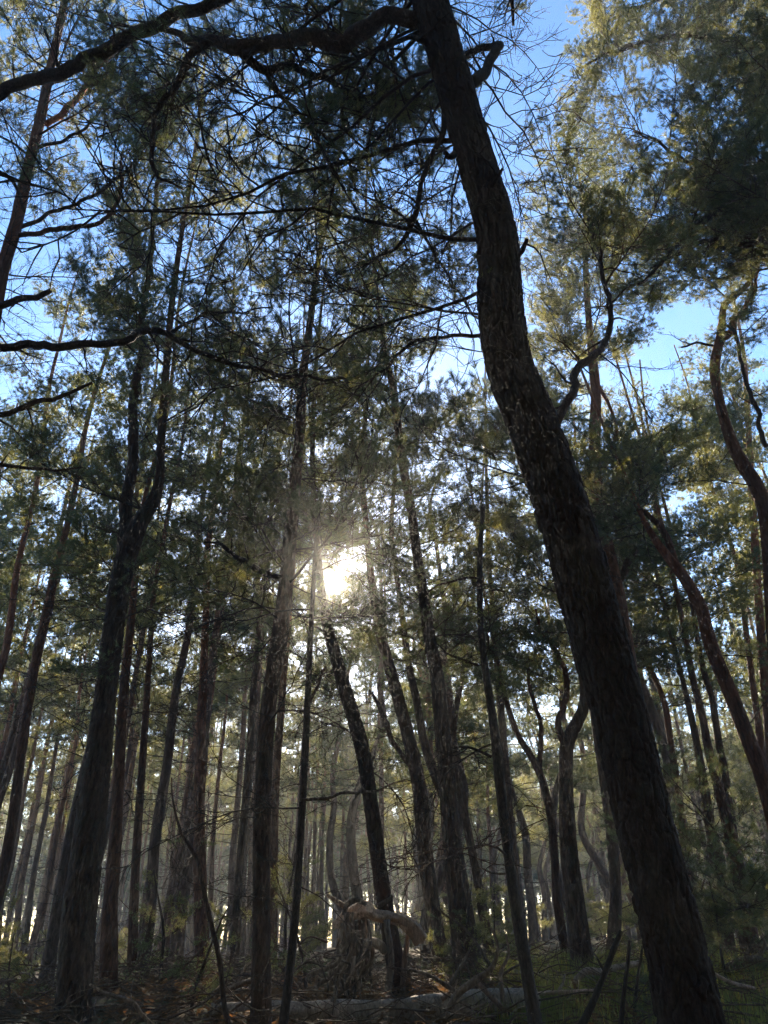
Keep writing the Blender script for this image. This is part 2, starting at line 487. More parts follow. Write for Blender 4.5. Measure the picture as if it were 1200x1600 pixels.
def boughs(T, n, rows, length, kind='live', lod=0, az=None, pitch=(-.1, .45), taper=True):
    """n boughs whose feet are spread between two image rows of the tree's own trunk"""
    z0, z1 = zpix(T, rows[0]), zpix(T, rows[1])
    if isinstance(kind, str): kind = [kind]
    a0 = U(0, 6.28)
    for i in range(n):
        f = (i + U(0, 1)) / n
        p, r = at_z(T, z0 + (z1 - z0) * f)
        a = a0 + i * 2.4 + U(-.5, .5) if az is None else U(*az)
        pt = U(*pitch)
        d = np.array([math.cos(a) * math.cos(pt), math.sin(a) * math.cos(pt), math.sin(pt)])
        L = U(*length) * ((1 - .55 * f) if taper else 1)
        place_bough(T, p, d, L, kind[int(RS.integers(len(kind)))], lod)

def bough_to(T, px, py, D, kind='live', lod=0, n=1, spread=.4, over=1.15):
    """boughs reaching for a spot in the crown"""
    for _ in range(n):
        tgt = P(px, py, D) + RS.normal(size=3) * spread
        h = np.linalg.norm((T.pts - tgt)[:, :2], axis=1)
        z = tgt[2] - .25 * h.min()
        p, r = at_z(T, min(z, T.pts[-1][2]))
        v = tgt - p
        place_bough(T, p, v, max(.5, np.linalg.norm(v) * over), kind, lod)

def limb(T, trace, mat_=None, sides=9, name='limb', tufts=None, lod=0):
    """a limb traced in the picture with its own distance; D may vary along it"""
    pts, rad = [], []
    for px, py, w, D in trace:
        p = P(px, py, D); pts.append(p); rad.append(w * depth(p) / F / 2)
    rp, rr = resample(pts, rad, .08)
    rp = rp + np.stack([(vnoise(np.arange(len(rp)) * .3 + k * 17, np.zeros(len(rp)) + len(pts)) - .5) * .07 + (vnoise(np.arange(len(rp)) * .9 + k * 7, np.zeros(len(rp)) + 2 * len(pts)) - .5) * .03 for k in range(3)], 1) * np.minimum(1, np.arange(len(rp)) / 6)[:, None]
    mb = MB()
    rel = bark_relief(rp, rr, 20, .05, .006, 3) * (rr / rr.max())[:, None] if rr.max() > .04 else None
    tube(mb, rp - T.base, rr, 20 if rel is not None else sides, 0, disp=rel)
    for k in range(int(len(rp) * .08 / .22)):
        j = int(RS.integers(3, max(4, len(rp) - 2))); fw = unit(rp[min(j + 1, len(rp) - 1)] - rp[j - 1])
        d = unit(fw * .5 + unit(RS.normal(size=3))); L_ = U(.06, .45)
        c = curve(rp[j] - T.base, d, L_ + rr[j], 6, .2); tube(mb, c, np.linspace(min(rr[j] * .5, .011), .002, 6), 5, 0)
        if L_ > .2:
            for q in (2, 3, 4): tube(mb, curve(c[q], unit(d + RS.normal(size=3) * .8), U(.08, .3), 5, .2), np.linspace(.004, .0012, 5), 3, 0, cap=False)
    o = link(name, mb.mesh(name, [mat_ or TWIG]), T.o)
    T.limbs.append((o, rp, rr))
    if tufts:
        n, kinds, length, f0 = tufts
        if isinstance(kinds, str): kinds = [kinds]
        for i in range(n):
            f = f0 + (1 - f0) * (i + U(0, 1)) / n
            j = min(int(f * (len(rp) - 1)), len(rp) - 2)
            fw = unit(rp[j + 1] - rp[j]); lat = unit(RS.normal(size=3))
            d = unit(fw * U(.3, 1) + lat * .9 + np.array([0, 0, .15]))
            place_bough(T, rp[j], d, U(*length), kinds[int(RS.integers(len(kinds)))], lod, parent=o)
    return o

# ------------------------------------------------------------------ ground
def sheet():
    s = np.linspace(-1, 1, 241); g = np.sign(s) * (np.sinh(np.abs(s) * 4.6) / np.sinh(4.6)) * 280
    X, Y = np.meshgrid(g, g + 8, indexing='ij')
    Z = ground_z(X, Y)
    n = len(g); i = np.arange(n - 1)[:, None] * n; j = np.arange(n - 1)[None]
    q = np.stack([i + j, i + n + j, i + n + j + 1, i + j + 1], -1).reshape(-1, 4)
    mb = MB(); mb.add(np.stack([X, Y, Z], -1).reshape(-1, 3), q)
    m, nd, l = mat('forest_floor')
    tc = nd.new('ShaderNodeTexCoord')
    n1 = noise(nd, l, tc.outputs['Object'], .8, 6, .65); n2 = noise(nd, l, tc.outputs['Object'], 22, 8, .75)
    n3 = noise(nd, l, tc.outputs['Object'], 70, 4, .7)
    c1 = ramp(nd, [(.3, (.045, .03, .02)), (.5, (.11, .068, .04)), (.72, (.17, .11, .065))]); l.new(n2.outputs['Fac'], c1.inputs[0])
    c2 = ramp(nd, [(.46, (0, 0, 0)), (.62, (1, 1, 1))]); l.new(n1.outputs['Fac'], c2.inputs[0])
    c3 = ramp(nd, [(.3, (.03, .045, .015)), (.7, (.08, .10, .03))]); l.new(n3.outputs['Fac'], c3.inputs[0])
    mx = mix_rgb(nd, l, c2.outputs[0], c1.outputs[0], c3.outputs[0])
    b = nd.new('ShaderNodeBsdfPrincipled'); b.inputs['Roughness'].default_value = .95; b.inputs['Specular IOR Level'].default_value = .08
    l.new(mx.outputs[0], b.inputs['Base Color'])
    bp = nd.new('ShaderNodeBump'); bp.inputs['Strength'].default_value = .9; bp.inputs['Distance'].default_value = .05
    l.new(n2.outputs['Fac'], bp.inputs['Height']); l.new(bp.outputs[0], b.inputs['Normal'])
    o = nd.new('ShaderNodeOutputMaterial'); l.new(b.outputs[0], o.inputs[0])
    tag(link('ground', mb.mesh('ground', [m])), kind='structure')
sheet()

# ------------------------------------------------------------------ the big leaning pine
def const(D, rows): return [(x, y, w, D) for x, y, w in rows]
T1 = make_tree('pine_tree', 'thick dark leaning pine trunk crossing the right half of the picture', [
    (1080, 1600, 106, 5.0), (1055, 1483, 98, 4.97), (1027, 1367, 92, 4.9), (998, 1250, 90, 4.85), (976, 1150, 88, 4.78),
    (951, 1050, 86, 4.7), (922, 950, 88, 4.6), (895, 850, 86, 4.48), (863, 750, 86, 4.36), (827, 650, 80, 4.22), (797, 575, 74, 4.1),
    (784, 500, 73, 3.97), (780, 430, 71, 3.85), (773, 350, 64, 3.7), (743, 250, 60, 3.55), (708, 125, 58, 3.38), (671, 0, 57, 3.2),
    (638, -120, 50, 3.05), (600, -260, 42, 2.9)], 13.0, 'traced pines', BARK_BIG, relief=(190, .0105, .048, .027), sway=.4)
limb(T1, [(655, 32, 24, 3.25), (600, 24, 24, 3.3), (550, 50, 28, 3.35), (518, 65, 28, 3.4), (450, 62, 20, 3.5), (375, 75, 24, 3.6), (300, 58, 12, 3.7),
          (240, 40, 8, 3.8), (170, 60, 5, 3.9)], tufts=(6, ['sparse', 'dead'], (.7, 1.2), .45))
limb(T1, [(375, 77, 16, 3.6), (410, 108, 14, 3.75), (470, 105, 11, 3.9), (510, 120, 10, 4.0), (550, 145, 8, 4.1), (600, 150, 5, 4.25), (660, 165, 3, 4.4)],
     tufts=(9, ['live', 'sparse'], (.6, 1.1), .2))
limb(T1, [(330, 62, 13, 3.65), (295, 95, 12, 3.75), (270, 135, 11, 3.85), (247, 170, 9, 3.95), (235, 220, 8, 4.0), (234, 255, 7, 4.05), (250, 282, 5, 4.1), (285, 300, 2.5, 4.15)],
     tufts=(5, ['dead', 'sparse'], (.35, .7), .3))
limb(T1, [(630, -150, 30, 3.05), (480, -85, 24, 3.3), (345, 0, 18, 3.6), (250, 35, 19, 3.75), (190, 60, 20, 3.85), (140, 85, 20, 3.9), (90, 117, 20, 4.0),
          (0, 145, 17, 4.2), (-90, 175, 12, 4.4)], tufts=(6, ['dead', 'sparse', 'live'], (.6, 1.1), .35))
limb(T1, [(735, 130, 20, 3.4), (768, 108, 16, 3.5), (782, 80, 14, 3.6), (771, 72, 12, 3.66), (728, 80, 9, 3.75), (690, 88, 5, 3.9)], tufts=(3, ['sparse'], (.5, .9), .5))
limb(T1, [(696, 170, 10, 3.5), (687, 225, 8, 3.55), (662, 280, 8, 3.65), (655, 325, 9, 3.75), (648, 345, 10, 3.8), (600, 390, 4, 3.95), (555, 420, 2.5, 4.1)],
     tufts=(6, ['dead', 'sparse', 'sparse'], (.5, .9), .35))
limb(T1, [(650, 345, 6, 3.8), (680, 400, 4, 3.95), (712, 450, 3, 4.1), (745, 500, 2.5, 4.3)], tufts=(5, ['sparse', 'dead'], (.4, .8), .2))
limb(T1, [(868, 662, 15, 4.25), (893, 620, 14, 4.35), (906, 580, 13, 4.45), (932, 545, 11, 4.55), (950, 500, 9, 4.7), (950, 455, 8, 4.8), (938, 400, 6, 4.95), (915, 340, 4, 5.1)],
     tufts=(6, ['sparse', 'live', 'live'], (.7, 1.2), .55))
limb(T1, [(820, 508, 7, 4.0), (770, 520, 7, 4.1), (700, 535, 6, 4.3), (650, 540, 6, 4.4), (600, 575, 4, 4.55), (560, 600, 3, 4.7)], tufts=(7, ['sparse', 'sparse', 'dead'], (.4, .8), .2))
limb(T1, [(410, 105, 8, 3.75), (440, 150, 7, 3.85), (480, 190, 6, 3.95), (535, 240, 5, 4.1), (560, 300, 3, 4.3)], tufts=(9, ['live', 'sparse'], (.6, 1.0), .2))
limb(T1, [(640, -200, 20, 3.0), (560, -110, 14, 3.5), (500, -30, 9, 3.9), (480, 30, 5, 4.3)], tufts=(7, ['live', 'sparse'], (.7, 1.2), .3))
limb(T1, [(625, -180, 20, 3.0), (720, -110, 12, 3.5), (790, -40, 8, 4.0), (800, 40, 4, 4.4)], tufts=(6, ['sparse', 'sparse', 'dead'], (.6, 1.0), .3))
for tr in ([(690, 66, 14, 3.3), (655, 66, 9, 3.25), (638, 62, 5, 3.2)], [(800, 405, 14, 3.8), (818, 392, 9, 3.75), (826, 380, 5, 3.7)], [(745, 300, 12, 3.6), (772, 290, 8, 3.5), (788, 270, 4, 3.45)], [(712, 240, 12, 3.55), (702, 246, 9, 3.5), (697, 244, 6, 3.5)]):
    limb(T1, tr, BARK_BIG, name='branch_stub')
for t_k, (o_, rp_, rr_) in enumerate(list(T1.limbs)[:11]):
    for _ in range(4):
        j = int(RS.integers(len(rp_) // 3, len(rp_))); place_bough(T1, rp_[j], unit(RS.normal(size=3) + (0, 0, -.2)), U(.4, 1.0), 'dead', 0, parent=o_)
for px, py in ((830, 250), (850, 300), (820, 190), (840, 340), (560, 520), (620, 480), (330, 210), (420, 330), (690, 420), (600, 360), (140, 330), (210, 420), (300, 450), (450, 430), (520, 420), (260, 250), (160, 230)):
    bough_to(T1, px, py, U(4.0, 4.8), 'dead', spread=.15, over=1.0)
boughs(T1, 15, (-130, -700), (1.6, 2.6), ['live', 'sparse'])
for px, py in ((560, 190), (600, 110), (500, 230), (430, 260), (590, 300), (640, 430), (700, 330), (660, 470), (560, 80), (400, 170), (350, 150), (620, 230)):
    bough_to(T1, px, py, U(4.0, 5.0), 'live' if U(0, 1) < .5 else 'sparse', spread=.2, over=1.0)

# ------------------------------------------------------------------ traced trees around it
T2 = make_tree('pine_tree', 'stout forked pine at lower left with two stems above a wide fluted trunk', const(9, [
    (110, 1600, 58), (124, 1430, 54), (140, 1300, 49), (152, 1200, 43), (163, 1100, 35), (175, 1000, 33), (190, 900, 34), (206, 845, 32), (222, 810, 26),
    (241, 780, 20), (250, 740, 14), (252, 680, 13), (258, 600, 12), (268, 480, 10), (283, 370, 8)]), 16.5, 'traced pines', BARK, relief=(56, .03, .06, .018), base_flare=1.02)
limb(T2, const(9.05, [(196, 870, 26), (197, 800, 20), (206, 700, 16), (212, 620, 14), (222, 520, 12), (232, 420, 9), (245, 300, 6), (255, 200, 4)]), BARK, 12, 'stem',
     tufts=(16, ['live', 'live', 'sparse', 'dead'], (.8, 1.7), .25))
boughs(T2, 33, (560, 60), (1.5, 2.6), ['live', 'live', 'sparse'])
boughs(T2, 18, (1100, 560), (1.2, 2.2), ['dead', 'dead', 'sparse'], pitch=(-.4, .2))
T3 = make_tree('pine_tree', 'slim red-barked pine just right of the stout forked trunk', const(11, [
    (162, 1580, 32), (172, 1420, 24), (181, 1300, 20), (192, 1100, 16), (207, 950, 12), (213, 880, 10), (226, 780, 8)]), 14, 'traced pines', BARK_RED)
boughs(T3, 27, (1000, 500), (1.2, 2.4), ['live', 'sparse', 'dead'], 1)
T4 = make_tree('pine_tree', 'bare red-brown pine slanting up from the left edge', const(13, [
    (-38, 1560, 21), (-8, 1420, 18), (17, 1300, 17), (37, 1150, 15), (53, 1050, 14), (70, 970, 14), (86, 900, 13), (105, 820, 10), (122, 740, 9), (136, 660, 7)]), 16, 'traced pines', BARK_RED)
boughs(T4, 19, (760, 420), (1.6, 2.8), ['live', 'live', 'sparse'], 1)
boughs(T4, 10, (1150, 780), (.8, 1.6), 'dead')
T5 = make_tree('pine_tree', 'thin dark pine at the left edge behind the slanting red-brown one', const(15, [
    (-80, 1480, 18), (-45, 1300, 15), (-12, 1100, 13), (12, 1000, 12), (25, 900, 10), (38, 840, 9), (55, 770, 8), (65, 700, 7), (78, 600, 6)]), 17, 'traced pines', BARK_RED)
boughs(T5, 22, (900, 420), (1.5, 2.8), ['live', 'live', 'sparse'], 1)
T6 = make_tree('pine_tree', 'smooth pale-barked pine rising along the upper left edge', const(7, [
    (-95, 1000, 27), (-55, 780, 25), (-25, 600, 23), (0, 440, 22), (25, 350, 20), (42, 270, 18), (62, 190, 16), (78, 110, 14), (97, 20, 11), (108, -60, 9)]), 18, 'traced pines', BARK_RED)
limb(T6, const(7, [(18, 368, 8), (100, 362, 8), (150, 350, 7), (180, 320, 6), (190, 270, 4), (196, 230, 2)]), BARK, tufts=(6, ['sparse', 'live'], (.7, 1.3), .45))
limb(T6, const(7.1, [(22, 360, 7), (100, 325, 6), (170, 290, 5), (220, 240, 3)]), TWIG, tufts=(5, ['sparse', 'live'], (.7, 1.2), .4))
limb(T6, const(7.1, [(72, 195, 9), (110, 165, 9), (150, 110, 7), (180, 80, 4)]), BARK_RED, tufts=(5, ['sparse', 'live'], (.8, 1.3), .4))
limb(T6, const(6.9, [(60, 230, 6), (110, 215, 5), (140, 190, 4), (180, 140, 3)]), TWIG, tufts=(4, ['sparse', 'dead'], (.7, 1.2), .4))
boughs(T6, 30, (250, -250), (1.5, 2.6), ['sparse', 'live', 'sparse'])
boughs(T6, 12, (600, 260), (1.0, 2.0), ['dead', 'sparse'], az=(-1.2, 1.6))
T7 = make_tree('pine_tree', 'straight grey pine left of the sun rising to a dark crown', const(8.5, [
    (407, 1605, 35), (408, 1450, 29), (410, 1250, 27), (420, 1100, 26), (436, 1000, 27), (448, 900, 24), (457, 800, 20), (468, 680, 16), (472, 600, 14),
    (485, 500, 11), (497, 410, 9), (512, 330, 7), (530, 235, 5)]), 15.5, 'traced pines', BARK, relief=(44, .035, .055, .010))
boughs(T7, 24, (600, 230), (1.4, 2.5), ['live', 'live', 'sparse'])
boughs(T7, 14, (1000, 620), (1.2, 2.6), ['dead', 'sparse', 'dead', 'live'], pitch=(-.35, .3))
boughs(T7, 10, (1450, 1000), (.7, 1.6), 'dead', pitch=(-.5, .2))
for px, py in ((350, 640), (330, 600), (390, 640), (380, 560), (340, 700), (420, 600), (560, 480), (590, 430), (420, 460), (540, 380)):
    bough_to(T7, px, py, U(7.8, 9.4), 'live', spread=.25)
for px, py in ((340, 870), (300, 830), (290, 770), (380, 760), (600, 800), (650, 850), (560, 760)):
    bough_to(T7, px, py, U(7.2, 9.2), 'sparse', spread=.3)
limb(T7, const(8.45, [(440, 905, 11), (400, 890, 10), (370, 870, 8), (345, 850, 5), (320, 845, 3)]), TWIG, tufts=(4, ['dead', 'sparse'], (.6, 1.1), .3))
T7b = make_tree('pine_tree', 'reddish slender pine close behind the straight grey trunk', const(16, [
    (424, 1520, 15), (430, 1250, 13), (440, 1100, 12), (452, 950, 10), (460, 860, 8)]), 16, 'traced pines', BARK_RED)
boughs(T7b, 24, (900, 560), (1.4, 2.6), ['live', 'sparse'], 1)
T8 = make_tree('dead_sapling', 'thin dead pine stem with bare twigs right of the straight grey trunk', const(8, [
    (441, 1605, 16), (460, 1450, 13), (470, 1300, 12), (478, 1150, 11), (485, 1000, 9), (492, 880, 7), (500, 780, 5)]), 5.75, 'traced pines', TWIG, cat='dead tree')
boughs(T8, 22, (1500, 790), (.5, 1.3), 'dead', pitch=(-.3, .6))
limb(T8, const(8, [(478, 1110, 6), (487, 1090, 5), (500, 1062, 5), (510, 1048, 3)]), TWIG)
limb(T8, const(7.9, [(468, 1250, 5), (520, 1248, 4.5), (570, 1240, 4), (632, 1217, 2)]), DEAD, tufts=(3, 'dead', (.2, .35), .4))
T9 = make_tree('pine_tree', 'curved leaning pine beside the twisted stump, directly under the sun', const(11, [
    (626, 1556, 42), (617, 1500, 30), (603, 1420, 26), (592, 1350, 25), (580, 1260, 24), (568, 1180, 24), (552, 1120, 23), (537, 1070, 22), (523, 1020, 20),
    (512, 980, 18), (503, 930, 14), (497, 870, 11)]), 12.5, 'traced pines', BARK, relief=(40, .04, .055, .010))
boughs(T9, 12, (850, 560), (1.2, 2.4), ['live', 'sparse'])
boughs(T9, 9, (1250, 950), (.7, 1.4), 'dead')
T10 = make_tree('pine_tree', 'grey pine standing in the light shaft, left one of the close pair', const(14, [
    (690, 1500, 27), (676, 1420, 25), (663, 1320, 25), (655, 1230, 24), (640, 1160, 22), (622, 1090, 20), (605, 1030, 18), (592, 980, 16), (580, 900, 12), (572, 820, 10)]), 16, 'traced pines', BARK, relief=(36, .05, .06, .010))
limb(T10, const(14, [(648, 1205, 9), (617, 1163, 8), (603, 1130, 8), (592, 1100, 6), (580, 1080, 4)]), BARK, tufts=(3, ['sparse'], (.8, 1.3), .5), lod=1)
boughs(T10, 30, (940, 480), (1.5, 2.8), ['live', 'sparse', 'live'], 1)
T10b = make_tree('pine_tree', 'thinner pine bending left behind the light shaft pair', const(16, [
    (742, 1495, 17), (708, 1290, 16), (684, 1223, 16), (664, 1165, 14), (652, 1100, 13), (641, 1050, 12), (632, 990, 10)]), 15, 'traced pines', BARK)
boughs(T10b, 24, (1020, 620), (1.3, 2.4), ['live', 'sparse'], 1)
T11 = make_tree('pine_tree', 'tall grey pine with flared foot, right one of the pair in the light shaft', const(12, [
    (728, 1525, 48), (722, 1470, 35), (712, 1380, 31), (703, 1280, 29), (697, 1200, 27), (690, 1130, 25), (683, 1060, 23), (672, 1000, 20), (663, 940, 18), (652, 870, 16),
    (643, 800, 15), (630, 730, 14), (621, 660, 13), (613, 600, 12), (603, 560, 10)]), 16.5, 'traced pines', BARK, relief=(40, .045, .055, .010))
limb(T11, const(12, [(612, 612, 10), (590, 600, 9), (570, 592, 7), (540, 570, 4)]), TWIG, tufts=(4, 'live', (.9, 1.5), .3))
boughs(T11, 33, (700, 330), (1.4, 2.6), ['live', 'sparse', 'live'])
boughs(T11, 15, (1050, 720), (1.0, 2.0), ['sparse', 'dead'])
T12 = make_tree('dead_sapling', 'slim dark dead pine left of the big leaning trunk with bare side twigs', const(7.5, [
    (838, 1612, 25), (822, 1510, 21), (808, 1430, 19), (795, 1340, 17), (783, 1240, 17), (775, 1160, 16), (765, 1090, 13), (755, 1020, 11), (750, 950, 10), (750, 870, 9), (755, 790, 7)]), 5.35, 'traced pines', TWIG, cat='dead tree')
limb(T12, const(7.5, [(752, 905, 4), (735, 903, 4), (705, 912, 3.5), (675, 925, 3), (655, 945, 2)]), TWIG, tufts=(3, ['sparse'], (.4, .6), .4))
limb(T12, const(7.5, [(768, 1183, 5), (745, 1172, 4), (708, 1170, 3.5)]), TWIG)
limb(T12, const(7.5, [(748, 1040, 4), (725, 1032, 3.5), (697, 1022, 3), (685, 1012, 2)]), TWIG, tufts=(2, 'dead', (.3, .5), .4))
limb(T12, const(7.45, [(790, 1365, 3.5), (770, 1365, 3), (745, 1357, 2)]), DEAD)
boughs(T12, 21, (1200, 780), (.4, .95), ['dead', 'dead', 'sparse'], pitch=(-.2, .6))
T13 = make_tree('pine_tree', 'sturdy pine forking low, seen just left of the big leaning trunk', const(13, [
    (911, 1512, 40), (903, 1440, 31), (890, 1340, 29), (885, 1260, 25), (884, 1200, 22), (887, 1160, 23), (901, 1130, 20), (912, 1105, 18), (914, 1070, 17), (905, 1035, 15), (896, 1000, 13), (893, 950, 11)]), 14, 'traced pines', BARK, relief=(40, .045, .055, .010))
limb(T13, const(13, [(884, 1165, 14), (873, 1142, 11), (870, 1125, 10), (879, 1105, 10), (888, 1075, 9), (880, 1040, 8), (865, 1012, 7), (850, 990, 5), (835, 950, 3)]), BARK_RED, 10, 'stem', tufts=(9, ['live', 'sparse'], (.8, 1.6), .4))
boughs(T13, 27, (1010, 620), (1.3, 2.5), ['live', 'sparse'])
T13b = make_tree('pine_tree', 'crooked thin pine winding up left of the low-forking pine', const(16, [
    (886, 1508, 15), (870, 1400, 14), (865, 1310, 12), (857, 1260, 13), (846, 1215, 13), (830, 1182, 11), (811, 1152, 10), (797, 1115, 9), (786, 1075, 8), (779, 1040, 6)]), 11.5, 'traced pines', BARK_RED)
limb(T13b, const(16, [(843, 1200, 8), (847, 1150, 7.5), (840, 1115, 7), (830, 1075, 6), (828, 1040, 4)]), BARK_RED, 8, 'stem', tufts=(6, ['live', 'sparse'], (.8, 1.5), .4), lod=1)
boughs(T13b, 18, (1110, 860), (1.2, 2.2), ['live', 'sparse'], 1)
T14 = make_tree('pine_tree', 'orange-brown pine emerging behind the big leaning trunk at right', const(11.5, [
    (1078, 1500, 31), (1040, 1350, 27), (1010, 1200, 25), (985, 1050, 24), (965, 930, 24), (944, 840, 24), (932, 760, 21), (929, 690, 20), (931, 620, 17), (926, 560, 14), (920, 500, 11), (915, 420, 9)]), 16.5, 'traced pines', BARK_RED)
limb(T14, const(11.5, [(962, 915, 13), (978, 890, 12), (993, 862, 9), (1003, 835, 6)]), BARK, tufts=(3, 'live', (.8, 1.4), .5))
limb(T14, const(11.5, [(933, 600, 7), (955, 640, 5), (962, 680, 6), (958, 730, 4)]), BARK_RED)
boughs(T14, 52, (600, 200), (1.4, 2.6), ['live', 'live', 'sparse'])
for px, py in ((870, 430), (900, 460), (850, 470), (930, 420), (960, 380), (880, 380), (990, 700), (980, 760), (700, 650), (740, 640), (870, 340), (920, 330), (960, 440), (850, 400), (900, 520), (860, 520)):
    bough_to(T14, px, py, U(10.5, 12), 'live', spread=.25, n=2)
T15 = make_tree('pine_tree', 'smooth orange pine slanting from the right edge up to a fork', const(10, [
    (1240, 1400, 36), (1197, 1230, 31), (1167, 1150, 28), (1140, 1080, 27), (1115, 1020, 26), (1103, 980, 24), (1096, 950, 23), (1080, 920, 22), (1062, 893, 21), (1046, 873, 18), (1027, 848, 14), (1010, 820, 11), (1000, 800, 9)]), 9.3, 'traced pines', BARK_RED, relief=(40, .035, .05, .007), wscale=.86)
limb(T15, const(10, [(1056, 885, 13), (1047, 850, 11), (1030, 820, 9), (1000, 795, 7), (985, 770, 4)]), BARK_RED, 9, 'stem', tufts=(7, ['live'], (.7, 1.3), .5))
boughs(T15, 18, (830, 690), (1.0, 1.9), ['live'], taper=False)
boughs(T15, 9, (1150, 880), (.8, 1.6), ['dead', 'sparse'])
T16 = make_tree('pine_tree', 'snaking red-brown pine stem high at the right edge', const(8.5, [
    (1232, 1450, 31), (1222, 1200, 29), (1210, 1000, 27), (1203, 880, 26), (1197, 810, 26), (1182, 760, 26), (1160, 725, 25), (1143, 690, 21), (1130, 650, 18), (1123, 620, 17),
    (1117, 590, 18), (1118, 560, 19), (1125, 530, 17), (1128, 503, 13), (1132, 477, 12), (1148, 463, 11), (1168, 444, 10), (1180, 420, 9), (1185, 398, 8)]), 12, 'traced pines', BARK_RED, relief=(40, .03, .05, .007), wscale=.86)
limb(T16, const(8.5, [(1128, 528, 14), (1142, 518, 12), (1148, 501, 11), (1162, 485, 9), (1171, 466, 7), (1178, 445, 5), (1180, 400, 3)]), BARK_RED, 9, 'stem', tufts=(4, ['live', 'sparse'], (.6, 1.1), .5))
limb(T16, const(8.2, [(1128, 506, 4), (1145, 514, 6), (1156, 542, 6), (1164, 590, 6), (1175, 630, 7), (1186, 663, 7), (1202, 698, 8)]), TWIG)
limb(T16, const(8.5, [(1116, 540, 4), (1095, 538, 4), (1068, 540, 3)]), TWIG)
boughs(T16, 21, (470, 250), (1.0, 2.0), ['live', 'sparse'])
boughs(T16, 9, (800, 560), (.7, 1.5), ['dead', 'sparse'])
T20 = make_tree('pine_tree', 'dense dark pine whose limbs reach in from the upper right edge', const(6.5, [
    (1440, 1500, 52), (1380, 1000, 44), (1335, 500, 37), (1305, 200, 30), (1285, 0, 24)]), 15, 'traced pines', BARK)
limb(T20, const(6.5, [(1322, 330, 22), (1250, 290, 19), (1200, 283, 17), (1150, 305, 15), (1110, 335, 13), (1085, 355, 12), (1040, 400, 7), (1000, 440, 4)]), TWIG, tufts=(16, ['live'], (.8, 1.5), .3))
limb(T20, const(6.7, [(1312, 230, 18), (1250, 245, 16), (1200, 252, 14), (1145, 268, 10), (1100, 262, 7), (1050, 235, 5), (990, 200, 3)]), TWIG, tufts=(18, ['live', 'live', 'sparse'], (.8, 1.5), .3))
limb(T20, const(6.5, [(1325, 420, 14), (1260, 385, 11), (1200, 378, 9), (1150, 378, 8), (1130, 372, 7), (1080, 385, 5), (1020, 420, 3)]), TWIG, tufts=(11, ['live', 'sparse'], (.6, 1.2), .35))
limb(T20, const(6.8, [(1300, 140, 18), (1200, 80, 14), (1120, 60, 11), (1040, 60, 8), (960, 80, 5), (900, 110, 3)]), TWIG, tufts=(20, ['live', 'live', 'sparse'], (.8, 1.5), .25))
limb(T20, const(7.2, [(1295, 60, 14), (1200, -20, 11), (1100, -20, 8), (1000, 10, 5), (930, 40, 3)]), TWIG, tufts=(16, ['live', 'sparse'], (.8, 1.5), .25))
boughs(T20, 36, (400, -250), (1.6, 2.8), ['live'], az=(2.2, 4.3))
T21 = make_tree('pine_tree', 'layered pine with flat green foliage shelves at the right edge', const(15, [
    (1222, 1400, 17), (1202, 1150, 15), (1186, 950, 13), (1178, 820, 12), (1171, 700, 10), (1166, 600, 8)]), 16, 'traced pines', BARK_RED)
for px, py in ((1050, 605), (1040, 640), (1090, 700), (1080, 730), (1050, 745), (1150, 610), (1185, 560), (1120, 640), (1100, 590), (1160, 690), (1180, 640), (1140, 760), (1110, 790), (1060, 700), (1080, 650), (1190, 500)):
    bough_to(T21, px, py, U(14, 16), 'live', lod=1, spread=.25, n=2)
boughs(T21, 18, (1000, 760), (1.4, 2.8), ['live', 'sparse'], 1)
